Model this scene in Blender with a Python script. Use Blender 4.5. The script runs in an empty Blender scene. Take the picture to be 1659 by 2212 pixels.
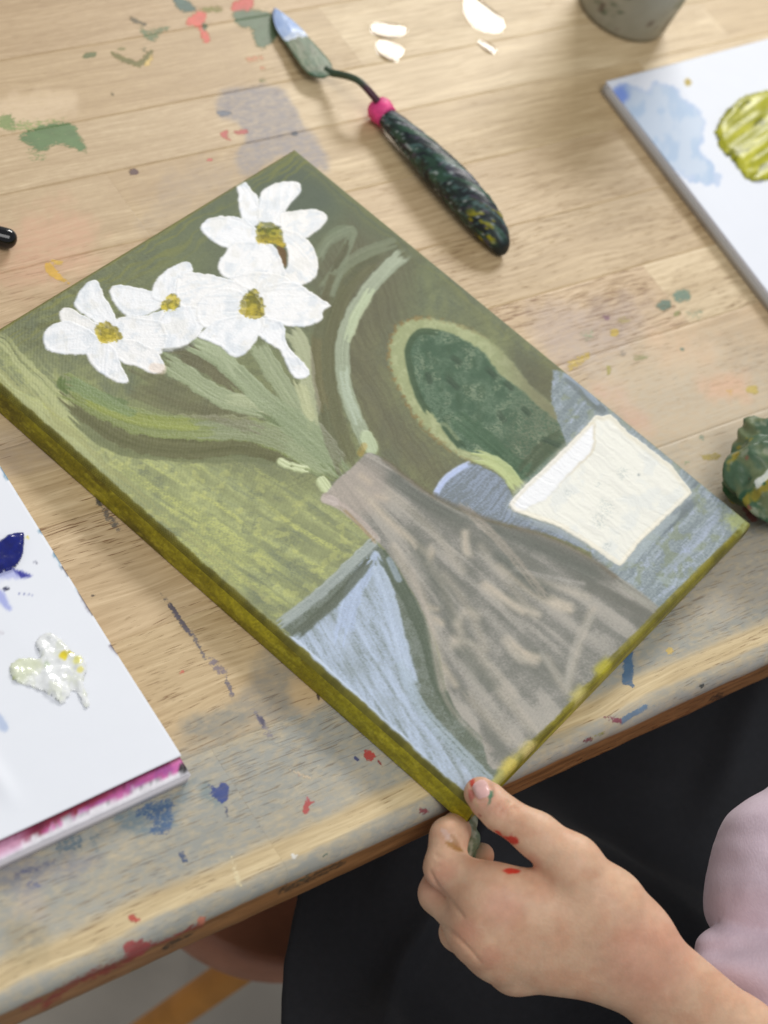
import bpy, math
import numpy as np
from mathutils import Matrix, Vector

# ------------------------------------------------------------------ camera, light, exposure
scene = bpy.context.scene
COL = scene.collection
CAM_POS = np.array([-0.47154987, -0.33671542, 0.6017168])
CAM_ROT = np.array([[0.77979012, 0.27024422, -0.56470827],
                    [-0.53651166, 0.75331912, -0.38034923],
                    [0.32261835, 0.59956514, 0.73241999]])
cam_data = bpy.data.cameras.new('camera')
cam_data.sensor_fit = 'VERTICAL'
cam_data.sensor_height = 36.0
cam_data.sensor_width = 27.0
cam_data.lens = 74.589
cam_data.clip_start = 0.02
cam_data.clip_end = 50
cam_data.dof.use_dof = True
cam_data.dof.focus_distance = 0.79
cam_data.dof.aperture_fstop = 10.5
cam = bpy.data.objects.new('camera', cam_data)
COL.objects.link(cam)
mw = Matrix.Identity(4)
for i in range(3):
    for j in range(3):
        mw[i][j] = CAM_ROT[i, j]
    mw[i][3] = CAM_POS[i]
cam.matrix_world = mw
scene.camera = cam

world = bpy.data.worlds.new('World')
scene.world = world
world.use_nodes = True
bg = world.node_tree.nodes['Background']
bg.inputs[0].default_value = (0.93, 0.96, 1.0, 1)
bg.inputs[1].default_value = 0.35

def area_lamp(name, loc, target, sx, sy, power, col):
    d = bpy.data.lights.new(name, 'AREA')
    d.shape = 'RECTANGLE'
    d.size = sx
    d.size_y = sy
    d.energy = power
    d.color = col
    o = bpy.data.objects.new(name, d)
    COL.objects.link(o)
    o.location = loc
    o.rotation_euler = (Vector(target) - Vector(loc)).to_track_quat('-Z', 'Y').to_euler()
    return o

area_lamp('ceiling_or_fill_lamp', (1.52, 1.28, 1.20), (0.05, 0.0, 0), 0.8, 0.42, 31, (1.0, 0.97, 0.92))
area_lamp('ceiling_or_fill_lamp', (-0.36, -0.80, 1.90), (-0.02, -0.08, 0), 1.1, 1.1, 19, (1.0, 0.985, 0.96))  # added fill from the camera side, brightens the hand
scene.view_settings.view_transform = 'Standard'
scene.view_settings.look = 'None'
scene.view_settings.exposure = 0.0
scene.view_settings.gamma = 1.0

# ------------------------------------------------------------------ helpers
F_PX = 4583.09          # focal length in units of the 1659 x 2212 reference grid
CX, CY = 829.5, 1106.0
DOWN = np.array([1.0, -1.0, -1.0])

def at(px, py, z=0.0):
    """point of the horizontal plane z that lies under reference position (px, py)"""
    d = CAM_ROT @ np.array([(px - CX) / F_PX, -(py - CY) / F_PX, -1.0])
    s = (z - CAM_POS[2]) / d[2]
    return CAM_POS + s * d

def cam_pt(px, py, depth):
    """camera-frame point (x right, y down, z forward) in metres"""
    return np.array([(px - CX) / F_PX * depth, (py - CY) / F_PX * depth, depth])

def cam_to_world(P):
    return CAM_POS + (np.asarray(P) * DOWN) @ CAM_ROT.T

def ref_xy(P):
    """reference grid position of world points (…,3)"""
    q = (np.asarray(P) - CAM_POS) @ CAM_ROT
    d = -q[..., 2]
    return q[..., 0] / d * F_PX + CX, -q[..., 1] / d * F_PX + CY, d

def lin(c):
    c = np.asarray(c, dtype=float) / 255.0
    return np.where(c <= 0.04045, c / 12.92, ((c + 0.055) / 1.055) ** 2.4)

def L4(*c):
    v = lin(c)
    return (v[0], v[1], v[2], 1.0)

def _h(ix, iy, s):
    n = (ix.astype(np.int64) * 374761393 + iy.astype(np.int64) * 668265263 + s * 974634777) & 0xFFFFFFFF
    n = ((n ^ (n >> 13)) * 1274126177) & 0xFFFFFFFF
    n = n ^ (n >> 16)
    return (n & 0xFFFFFF) / float(0xFFFFFF)

def vn(x, y, s=0):
    xi = np.floor(x); yi = np.floor(y)
    fx = x - xi; fy = y - yi
    fx = fx * fx * (3 - 2 * fx); fy = fy * fy * (3 - 2 * fy)
    a = _h(xi, yi, s); b = _h(xi + 1, yi, s); c = _h(xi, yi + 1, s); d = _h(xi + 1, yi + 1, s)
    return (a * (1 - fx) + b * fx) * (1 - fy) + (c * (1 - fx) + d * fx) * fy

def fbm(x, y, s=0, o=4):
    t = 0; a = 0.5; n = 0
    for k in range(o):
        t = t + a * vn(x * 2 ** k, y * 2 ** k, s + 17 * k); n += a; a *= 0.55
    return t / n

def ss(a, b, x):
    t = np.clip((x - a) / (b - a), 0, 1)
    return t * t * (3 - 2 * t)

def spline(pts, closed=True, n=6):
    P = np.asarray(pts, float)
    out = []
    m = len(P)
    rng = range(m) if closed else range(m - 1)
    for i in rng:
        if closed:
            p0, p1, p2, p3 = P[i - 1], P[i], P[(i + 1) % m], P[(i + 2) % m]
        else:
            p0, p1, p2, p3 = P[max(i - 1, 0)], P[i], P[i + 1], P[min(i + 2, m - 1)]
        for k in range(n):
            t = k / n
            out.append(0.5 * (2 * p1 + (p2 - p0) * t + (2 * p0 - 5 * p1 + 4 * p2 - p3) * t * t + (3 * p1 - p0 - 3 * p2 + p3) * t ** 3))
    if not closed:
        out.append(P[-1])
    return np.array(out)

def sd_poly(X, Y, P):
    d = np.full(X.shape, 1e18)
    ins = np.zeros(X.shape, bool)
    m = len(P)
    for i in range(m):
        a = P[i]; b = P[(i + 1) % m]
        ex, ey = b - a
        wx = X - a[0]; wy = Y - a[1]
        t = np.clip((wx * ex + wy * ey) / (ex * ex + ey * ey + 1e-12), 0, 1)
        dx = wx - ex * t; dy = wy - ey * t
        d = np.minimum(d, dx * dx + dy * dy)
        cond = (a[1] > Y) != (b[1] > Y)
        with np.errstate(divide='ignore', invalid='ignore'):
            xin = (b[0] - a[0]) * (Y - a[1]) / (b[1] - a[1] + 1e-18) + a[0]
        ins ^= cond & (X < xin)
    d = np.sqrt(d)
    return np.where(ins, -d, d)

def line_field(X, Y, P):
    """distance, signed offset and arc length for a polyline"""
    best = np.full(X.shape, 1e18); off = np.zeros(X.shape); arc = np.zeros(X.shape)
    s0 = 0.0
    for i in range(len(P) - 1):
        a = P[i]; b = P[i + 1]
        e = b - a; l = math.hypot(*e) + 1e-9
        wx = X - a[0]; wy = Y - a[1]
        t = np.clip((wx * e[0] + wy * e[1]) / (l * l), 0, 1)
        dx = wx - e[0] * t; dy = wy - e[1] * t
        d = dx * dx + dy * dy
        m = d < best
        best = np.where(m, d, best)
        off = np.where(m, (wx * e[1] - wy * e[0]) / l, off)
        arc = np.where(m, s0 + t * l, arc)
        s0 += l
    return np.sqrt(best), off, arc, s0

def C1(*p): return [(x / 2, y / 2) for x, y in p]
def C2(*p): return [(829.5 + x / 2, y / 2) for x, y in p]
def C3(*p): return [(x / 2, 597 + y / 2) for x, y in p]
def C4(*p): return [(829.5 + x / 2, 597 + y / 2) for x, y in p]
def C5(*p): return [(x / 2, 1128 + y / 2) for x, y in p]
def C6(*p): return [(829.5 + x / 2, 1128 + y / 2) for x, y in p]
def C7(*p): return [(x / 2, 1659 + y / 2) for x, y in p]
def C8(*p): return [(829.5 + x / 2, 1592.6 + y / 2) for x, y in p]

# ---- objects
def tag(o, label=None, cat=None, group=None, kind=None):
    if label: o['label'] = label
    if cat: o['category'] = cat
    if group: o['group'] = group
    if kind: o['kind'] = kind
    return o

def thing(name, label, cat, loc=(0, 0, 0), group=None):
    o = bpy.data.objects.new(name, None)
    o.empty_display_size = 0.02
    COL.objects.link(o)
    o.location = loc
    return tag(o, label, cat, group)

def link(name, me, mat, parent=None, smooth=True):
    o = bpy.data.objects.new(name, me)
    COL.objects.link(o)
    if mat: me.materials.append(mat)
    if smooth and len(me.polygons):
        me.polygons.foreach_set('use_smooth', [True] * len(me.polygons))
    if parent is not None:
        o.parent = parent
        base = np.array(parent.location) if parent.parent is None else np.zeros(3)
        o.matrix_parent_inverse = Matrix.Translation(-Vector(base))
    return o

def mesh_np(name, V, F, attrs=None, normals=None):
    me = bpy.data.meshes.new(name)
    V = np.asarray(V, dtype=np.float32); F = np.asarray(F, dtype=np.int32)
    me.vertices.add(len(V))
    me.vertices.foreach_set('co', V.ravel())
    k = F.shape[1]
    me.loops.add(F.size)
    me.loops.foreach_set('vertex_index', F.ravel())
    me.polygons.add(len(F))
    me.polygons.foreach_set('loop_start', np.arange(0, F.size, k, dtype=np.int32))
    me.update(calc_edges=True)
    for n, arr in (attrs or {}).items():
        arr = np.asarray(arr, dtype=np.float32)
        if arr.ndim == 1:
            a = me.attributes.new(n, 'FLOAT', 'POINT'); a.data.foreach_set('value', arr)
        else:
            if arr.shape[1] == 3:
                arr = np.concatenate([arr, np.ones((len(arr), 1), np.float32)], 1)
            a = me.attributes.new(n, 'FLOAT_COLOR', 'POINT'); a.data.foreach_set('color', arr.ravel())
    if normals is not None:
        me.polygons.foreach_set('use_smooth', [True] * len(F))
        me.normals_split_custom_set_from_vertices(np.asarray(normals, dtype=np.float32).tolist())
    return me

def grid_faces(ny, nx):
    i = np.arange(ny * nx).reshape(ny, nx)
    return np.stack([i[:-1, :-1], i[:-1, 1:], i[1:, 1:], i[1:, :-1]], -1).reshape(-1, 4)

def grid_normals(P):
    du = np.gradient(P, axis=1); dv = np.gradient(P, axis=0)
    n = np.cross(du, dv)
    return n / (np.linalg.norm(n, axis=-1, keepdims=True) + 1e-12)

def lathe(axis_pts, radii, seg=24, squash=None, roll=(0, 0, 1), cap=True):
    """tube round a polyline with a radius per point; squash scales the 'roll' direction"""
    A = np.asarray(axis_pts, float); n = len(A)
    T = np.gradient(A, axis=0); T /= np.linalg.norm(T, axis=1, keepdims=True)
    V = []
    for i in range(n):
        up = np.asarray(roll, float); up = up - T[i] * (up @ T[i]); up /= np.linalg.norm(up)
        sd = np.cross(T[i], up)
        for k in range(seg):
            a = 2 * math.pi * k / seg
            q = 1 if squash is None else squash[i]
            V.append(A[i] + radii[i] * (math.cos(a) * sd + math.sin(a) * up * q))
    Fq = []
    for i in range(n - 1):
        for k in range(seg):
            Fq.append((i * seg + k, i * seg + (k + 1) % seg, (i + 1) * seg + (k + 1) % seg, (i + 1) * seg + k))
    me = bpy.data.meshes.new('tube')
    polys = list(Fq)
    if cap:
        polys.append(tuple(range(seg - 1, -1, -1)))
        polys.append(tuple(range((n - 1) * seg, n * seg)))
    me.from_pydata([tuple(v) for v in V], [], polys)
    me.update()
    return me

def box_mesh(x0, x1, y0, y1, z0, z1, b=0.0):
    import bmesh
    bm = bmesh.new()
    bmesh.ops.create_cube(bm, size=1)
    for v in bm.verts:
        v.co = Vector(((x0 + x1) / 2 + v.co.x * (x1 - x0), (y0 + y1) / 2 + v.co.y * (y1 - y0), (z0 + z1) / 2 + v.co.z * (z1 - z0)))
    if b > 0:
        bmesh.ops.bevel(bm, geom=list(bm.edges), offset=b, segments=2, affect='EDGES', profile=0.5)
    me = bpy.data.meshes.new('box')
    bm.to_mesh(me); bm.free()
    return me

# ---- materials
def new_mat(name):
    m = bpy.data.materials.new(name)
    m.use_nodes = True
    nt = m.node_tree
    b = nt.nodes['Principled BSDF']
    return m, nt, b

def N(nt, t, **kw):
    n = nt.nodes.new(t)
    for k, v in kw.items(): setattr(n, k, v)
    return n

def noise_node(nt, vec, scale, detail=3, rough=0.55, mul=None, dim='3D'):
    if mul is not None:
        mp = N(nt, 'ShaderNodeVectorMath', operation='MULTIPLY')
        nt.links.new(vec, mp.inputs[0]); mp.inputs[1].default_value = mul
        vec = mp.outputs[0]
    n = N(nt, 'ShaderNodeTexNoise')
    n.inputs['Scale'].default_value = scale
    n.inputs['Detail'].default_value = detail
    n.inputs['Roughness'].default_value = rough
    nt.links.new(vec, n.inputs['Vector'])
    return n.outputs['Fac']

def ramp(nt, src, a, b, lo=0.0, hi=1.0, smooth=True):
    n = N(nt, 'ShaderNodeMapRange')
    n.interpolation_type = 'SMOOTHSTEP' if smooth else 'LINEAR'
    n.inputs['From Min'].default_value = a; n.inputs['From Max'].default_value = b
    n.inputs['To Min'].default_value = lo; n.inputs['To Max'].default_value = hi
    nt.links.new(src, n.inputs['Value'])
    return n.outputs['Result']

def mathn(nt, op, a, b=None):
    n = N(nt, 'ShaderNodeMath', operation=op)
    for i, v in enumerate((a, b)):
        if v is None: continue
        if isinstance(v, (int, float)): n.inputs[i].default_value = v
        else: nt.links.new(v, n.inputs[i])
    return n.outputs[0]

def mixc(nt, fac, a, b, mode='MIX'):
    n = N(nt, 'ShaderNodeMix', data_type='RGBA', blend_type=mode)
    for sock, v in ((n.inputs[0], fac), (n.inputs[6], a), (n.inputs[7], b)):
        if isinstance(v, (int, float)): sock.default_value = v
        elif isinstance(v, tuple): sock.default_value = v
        else: nt.links.new(v, sock)
    return n.outputs[2]

def attr(nt, name):
    n = N(nt, 'ShaderNodeAttribute'); n.attribute_name = name
    return n

def bump(nt, b, h, strength, dist):
    n = N(nt, 'ShaderNodeBump')
    n.inputs['Strength'].default_value = strength
    n.inputs['Distance'].default_value = dist
    nt.links.new(h, n.inputs['Height'])
    nt.links.new(n.outputs[0], b.inputs['Normal'])
    return n

def pos(nt):
    return N(nt, 'ShaderNodeNewGeometry').outputs['Position']

def mat_plain(name, col, rough=0.5, var=0.06, nscale=40, bstr=0.1, bdist=0.001, bscale=300, spec=0.5):
    m, nt, b = new_mat(name)
    P = pos(nt)
    n = noise_node(nt, P, nscale, 4)
    c = mixc(nt, ramp(nt, n, 0.3, 0.7), tuple(list(np.clip(lin(col) * (1 - var * 2), 0, 1)) + [1]), tuple(list(np.clip(lin(col) * (1 + var), 0, 1)) + [1]))
    nt.links.new(c, b.inputs['Base Color'])
    b.inputs['Roughness'].default_value = rough
    b.inputs['Specular IOR Level'].default_value = spec
    bump(nt, b, noise_node(nt, P, bscale, 3), bstr, bdist)
    return m

def mat_attr(name, an='paint', rough=0.5, bscale=600, bstr=0.15, bdist=0.0006, spec=0.4, var=0.08, vscale=500):
    """pigment comes from the colour attribute of the mesh"""
    m, nt, b = new_mat(name)
    P = pos(nt)
    a = attr(nt, an)
    n = noise_node(nt, P, vscale, 3)
    k = ramp(nt, n, 0.25, 0.75, 1 - var, 1 + var, False)
    cm = N(nt, 'ShaderNodeCombineColor')
    for i in range(3): nt.links.new(k, cm.inputs[i])
    nt.links.new(mixc(nt, 1.0, a.outputs['Color'], cm.outputs[0], 'MULTIPLY'), b.inputs['Base Color'])
    b.inputs['Roughness'].default_value = rough
    b.inputs['Specular IOR Level'].default_value = spec
    bump(nt, b, noise_node(nt, P, bscale, 3), bstr, bdist)
    return m

def mat_wood():
    m, nt, b = new_mat('worn_wood')
    P = pos(nt)
    oi = N(nt, 'ShaderNodeObjectInfo')
    off = N(nt, 'ShaderNodeVectorMath', operation='MULTIPLY_ADD')
    cb = N(nt, 'ShaderNodeCombineXYZ')
    nt.links.new(oi.outputs['Random'], cb.inputs[0]); nt.links.new(oi.outputs['Random'], cb.inputs[2])
    nt.links.new(cb.outputs[0], off.inputs[0]); off.inputs[1].default_value = (7.0, 0, 3.0); nt.links.new(P, off.inputs[2])
    Q = off.outputs[0]
    # slow waviness of the grain
    wv = noise_node(nt, Q, 1.0, 2, mul=(9, 22, 9))
    wvv = N(nt, 'ShaderNodeCombineXYZ'); nt.links.new(mathn(nt, 'MULTIPLY', wv, 0.012), wvv.inputs[1])
    q2 = N(nt, 'ShaderNodeVectorMath', operation='ADD'); nt.links.new(Q, q2.inputs[0]); nt.links.new(wvv.outputs[0], q2.inputs[1])
    Q = q2.outputs[0]
    broad = noise_node(nt, Q, 1.0, 5, 0.65, mul=(9, 120, 60))
    mid = noise_node(nt, Q, 1.0, 3, 0.6, mul=(42, 620, 300))
    fine = noise_node(nt, Q, 1.0, 3, 0.6, mul=(22, 900, 500))
    pores = noise_node(nt, Q, 1.0, 2, 0.6, mul=(95, 1900, 900))
    patch = noise_node(nt, Q, 1.0, 2, 0.5, mul=(6, 26, 20))
    tone = attr(nt, 'tone')
    k1 = mathn(nt, 'MULTIPLY', ramp(nt, broad, 0.28, 0.74, 0.86, 1.06), ramp(nt, mid, 0.3, 0.72, 0.86, 1.06))
    k2 = ramp(nt, fine, 0.3, 0.7, 0.90, 1.06)
    k = mathn(nt, 'MULTIPLY', k1, k2)
    cm = N(nt, 'ShaderNodeCombineColor')
    kb = mathn(nt, 'POWER', k, 1.5); kg = mathn(nt, 'POWER', k, 1.2)
    nt.links.new(k, cm.inputs[0]); nt.links.new(kg, cm.inputs[1]); nt.links.new(kb, cm.inputs[2])
    wood = mixc(nt, 1.0, tone.outputs['Color'], cm.outputs[0], 'MULTIPLY')
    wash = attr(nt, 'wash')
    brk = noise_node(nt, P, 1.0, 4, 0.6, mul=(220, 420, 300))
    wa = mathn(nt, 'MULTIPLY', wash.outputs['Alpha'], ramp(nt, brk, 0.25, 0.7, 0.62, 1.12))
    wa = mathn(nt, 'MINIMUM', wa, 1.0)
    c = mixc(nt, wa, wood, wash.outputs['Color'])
    # dark pores of the rubberwood run over the wash too
    pth = mathn(nt, 'ADD', pores, mathn(nt, 'MULTIPLY', mathn(nt, 'SUBTRACT', patch, 0.5), 0.45))
    pa = attr(nt, 'pore')
    pm = mathn(nt, 'MULTIPLY', mathn(nt, 'MULTIPLY', ramp(nt, pth, 0.60, 0.74), 0.9), pa.outputs['Fac'])
    pm = mathn(nt, 'MULTIPLY', pm, mathn(nt, 'SUBTRACT', 1.0, mathn(nt, 'MULTIPLY', wash.outputs['Alpha'], 0.4)))
    dark = mixc(nt, 1.0, c, L4(158, 128, 98), 'MULTIPLY')
    c = mixc(nt, pm, c, dark)
    splat = attr(nt, 'splat')
    bn = noise_node(nt, P, 1.0, 6, 0.75, mul=(420, 640, 500))
    sa = mathn(nt, 'ADD', splat.outputs['Alpha'], mathn(nt, 'MULTIPLY', mathn(nt, 'SUBTRACT', bn, 0.5), 1.9))
    sa = ramp(nt, sa, 0.36, 0.68, 0, 0.90)
    sa = mathn(nt, 'MULTIPLY', sa, ramp(nt, splat.outputs['Alpha'], 0.02, 0.12))
    sv = ramp(nt, noise_node(nt, P, 1.0, 4, 0.6, mul=(160, 260, 200)), .25, .75, .78, 1.15, False)
    scm = N(nt, 'ShaderNodeCombineColor')
    for i in range(3): nt.links.new(sv, scm.inputs[i])
    sc2 = mixc(nt, 1.0, splat.outputs['Color'], scm.outputs[0], 'MULTIPLY')
    sa = mathn(nt, 'MULTIPLY', sa, mathn(nt, 'SUBTRACT', 1.0, mathn(nt, 'MULTIPLY', pm, 0.55)))
    c = mixc(nt, sa, c, sc2)
    nt.links.new(c, b.inputs['Base Color'])
    b.inputs['Roughness'].default_value = 0.48
    b.inputs['Specular IOR Level'].default_value = 0.4
    h = mathn(nt, 'SUBTRACT', mathn(nt, 'MULTIPLY', sa, 0.6), pm)
    h = mathn(nt, 'ADD', h, mathn(nt, 'MULTIPLY', fine, 0.6))
    bump(nt, b, h, 0.35, 0.0004)
    return m

def mat_canvas():
    m, nt, b = new_mat('painted_canvas')
    a = attr(nt, 'paint')
    tc = attr(nt, 'weave')        # thread coordinates in millimetres
    sep = N(nt, 'ShaderNodeSeparateColor'); nt.links.new(tc.outputs['Color'], sep.inputs[0])
    w1 = mathn(nt, 'SINE', mathn(nt, 'MULTIPLY', sep.outputs[0], 2 * math.pi / 0.78))
    w2 = mathn(nt, 'SINE', mathn(nt, 'MULTIPLY', sep.outputs[1], 2 * math.pi / 0.78))
    wv = mathn(nt, 'MULTIPLY', w1, w2)
    P = pos(nt)
    n = noise_node(nt, P, 900, 3)
    k = mathn(nt, 'ADD', ramp(nt, n, 0.25, 0.75, 0.92, 1.08, False), mathn(nt, 'MULTIPLY', wv, 0.05))
    cm = N(nt, 'ShaderNodeCombineColor')
    for i in range(3): nt.links.new(k, cm.inputs[i])
    thick = attr(nt, 'thick')
    kk = mixc(nt, thick.outputs['Fac'], cm.outputs[0], (1, 1, 1, 1))
    nt.links.new(mixc(nt, 1.0, a.outputs['Color'], kk, 'MULTIPLY'), b.inputs['Base Color'])
    b.inputs['Roughness'].default_value = 0.42
    b.inputs['Specular IOR Level'].default_value = 0.38
    hw = mathn(nt, 'MULTIPLY', wv, ramp(nt, thick.outputs['Fac'], 0.0, 1.0, 1.0, 0.2))
    hh = mathn(nt, 'ADD', hw, mathn(nt, 'MULTIPLY', n, 1.2))
    bump(nt, b, hh, 0.42, 0.00022)
    return m

M_WOOD = mat_wood()
M_CANVAS = mat_canvas()

# ------------------------------------------------------------------ worktable
def blob(cx, cy, rx, ry, n=9, seed=0, j=0.35):
    r = np.random.default_rng(seed)
    return [(cx + rx * math.cos(2 * math.pi * k / n) * (1 + j * (r.random() - 0.5) * 2),
             cy + ry * math.sin(2 * math.pi * k / n) * (1 + j * (r.random() - 0.5) * 2)) for k in range(n)]

# soft washes: polygon, colour, strength, softness
WASH = [
    ([(-60, -60), (420, -60), (600, 260), (420, 420), (180, 560), (-60, 640)], (176, 148, 114), 0.5, 90),  # brown dirt, with the leftward light falloff put into its colour
    (C1((950, 400), (1100, 370), (1230, 390), (1290, 500), (1340, 560), (1400, 660), (1420, 740), (1300, 720), (1250, 660), (1080, 760), (1020, 690), (1060, 600), (1000, 520), (940, 490)), (146, 138, 137), 0.85, 9),
    (C1((700, 780), (900, 720), (1080, 740), (900, 860), (760, 950), (640, 960)), (168, 150, 130), 0.45, 40),
    (C1((20, 1000), (300, 900), (420, 1000), (300, 1180), (60, 1220)), (222, 168, 138), 0.45, 45),
    (C1((0, 430), (300, 405), (300, 480), (0, 560)), (236, 212, 178), 0.5, 20),
    (C4((660, 160), (800, 130), (1080, 100), (1130, 200), (1050, 330), (900, 440), (760, 380)), (178, 158, 146), 0.65, 35),
    (C4((900, 500), (1000, 470), (1100, 560), (1150, 660), (1060, 650)), (216, 160, 138), 0.6, 25),
    (C4((1150, 240), (1350, 250), (1500, 350), (1300, 400), (1150, 360)), (226, 188, 150), 0.5, 40),
    (C4((860, 420), (1100, 330), (1659, 400), (1659, 900), (1400, 900), (1150, 740)), (205, 188, 160), 0.6, 60),
    (C4((1380, 440), (1540, 430), (1560, 520), (1400, 530)), (228, 176, 140), 0.55, 25),
    (C3((0, 660), (200, 690), (230, 790), (60, 850), (0, 830)), (176, 158, 140), 0.5, 25),
    (C5((1120, 560), (1260, 600), (1290, 720), (1240, 830), (1100, 860), (1020, 800), (1090, 700)), (146, 141, 130), 0.75, 22),
    (C5((800, 860), (960, 790), (1060, 830), (980, 920), (860, 950), (780, 930)), (138, 138, 130), 0.8, 22),
    (C5((1260, 690), (1400, 690), (1400, 780), (1290, 830)), (216, 184, 136), 0.6, 16),
    (C6((1380, 100), (1659, 60), (1659, 330), (1400, 420), (1250, 420)), (184, 174, 158), 0.6, 40),
    (C7((0, 430), (200, 380), (420, 400), (300, 480), (120, 540), (0, 520)), (128, 126, 136), 0.6, 30),
    (C7((50, 560), (160, 540), (180, 640), (60, 640)), (190, 176, 162), 0.5, 25),
    (C7((20, 700), (180, 680), (200, 820), (40, 830)), (160, 145, 112), 0.5, 30),
    (C7((480, 200), (620, 150), (760, 120), (800, 40), (850, 60), (760, 180), (740, 260), (560, 290)), (104, 128, 140), 0.7, 14),
    (C7((860, 90), (900, 60), (960, 140), (900, 150)), (100, 130, 140), 0.5, 12),
]
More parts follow.
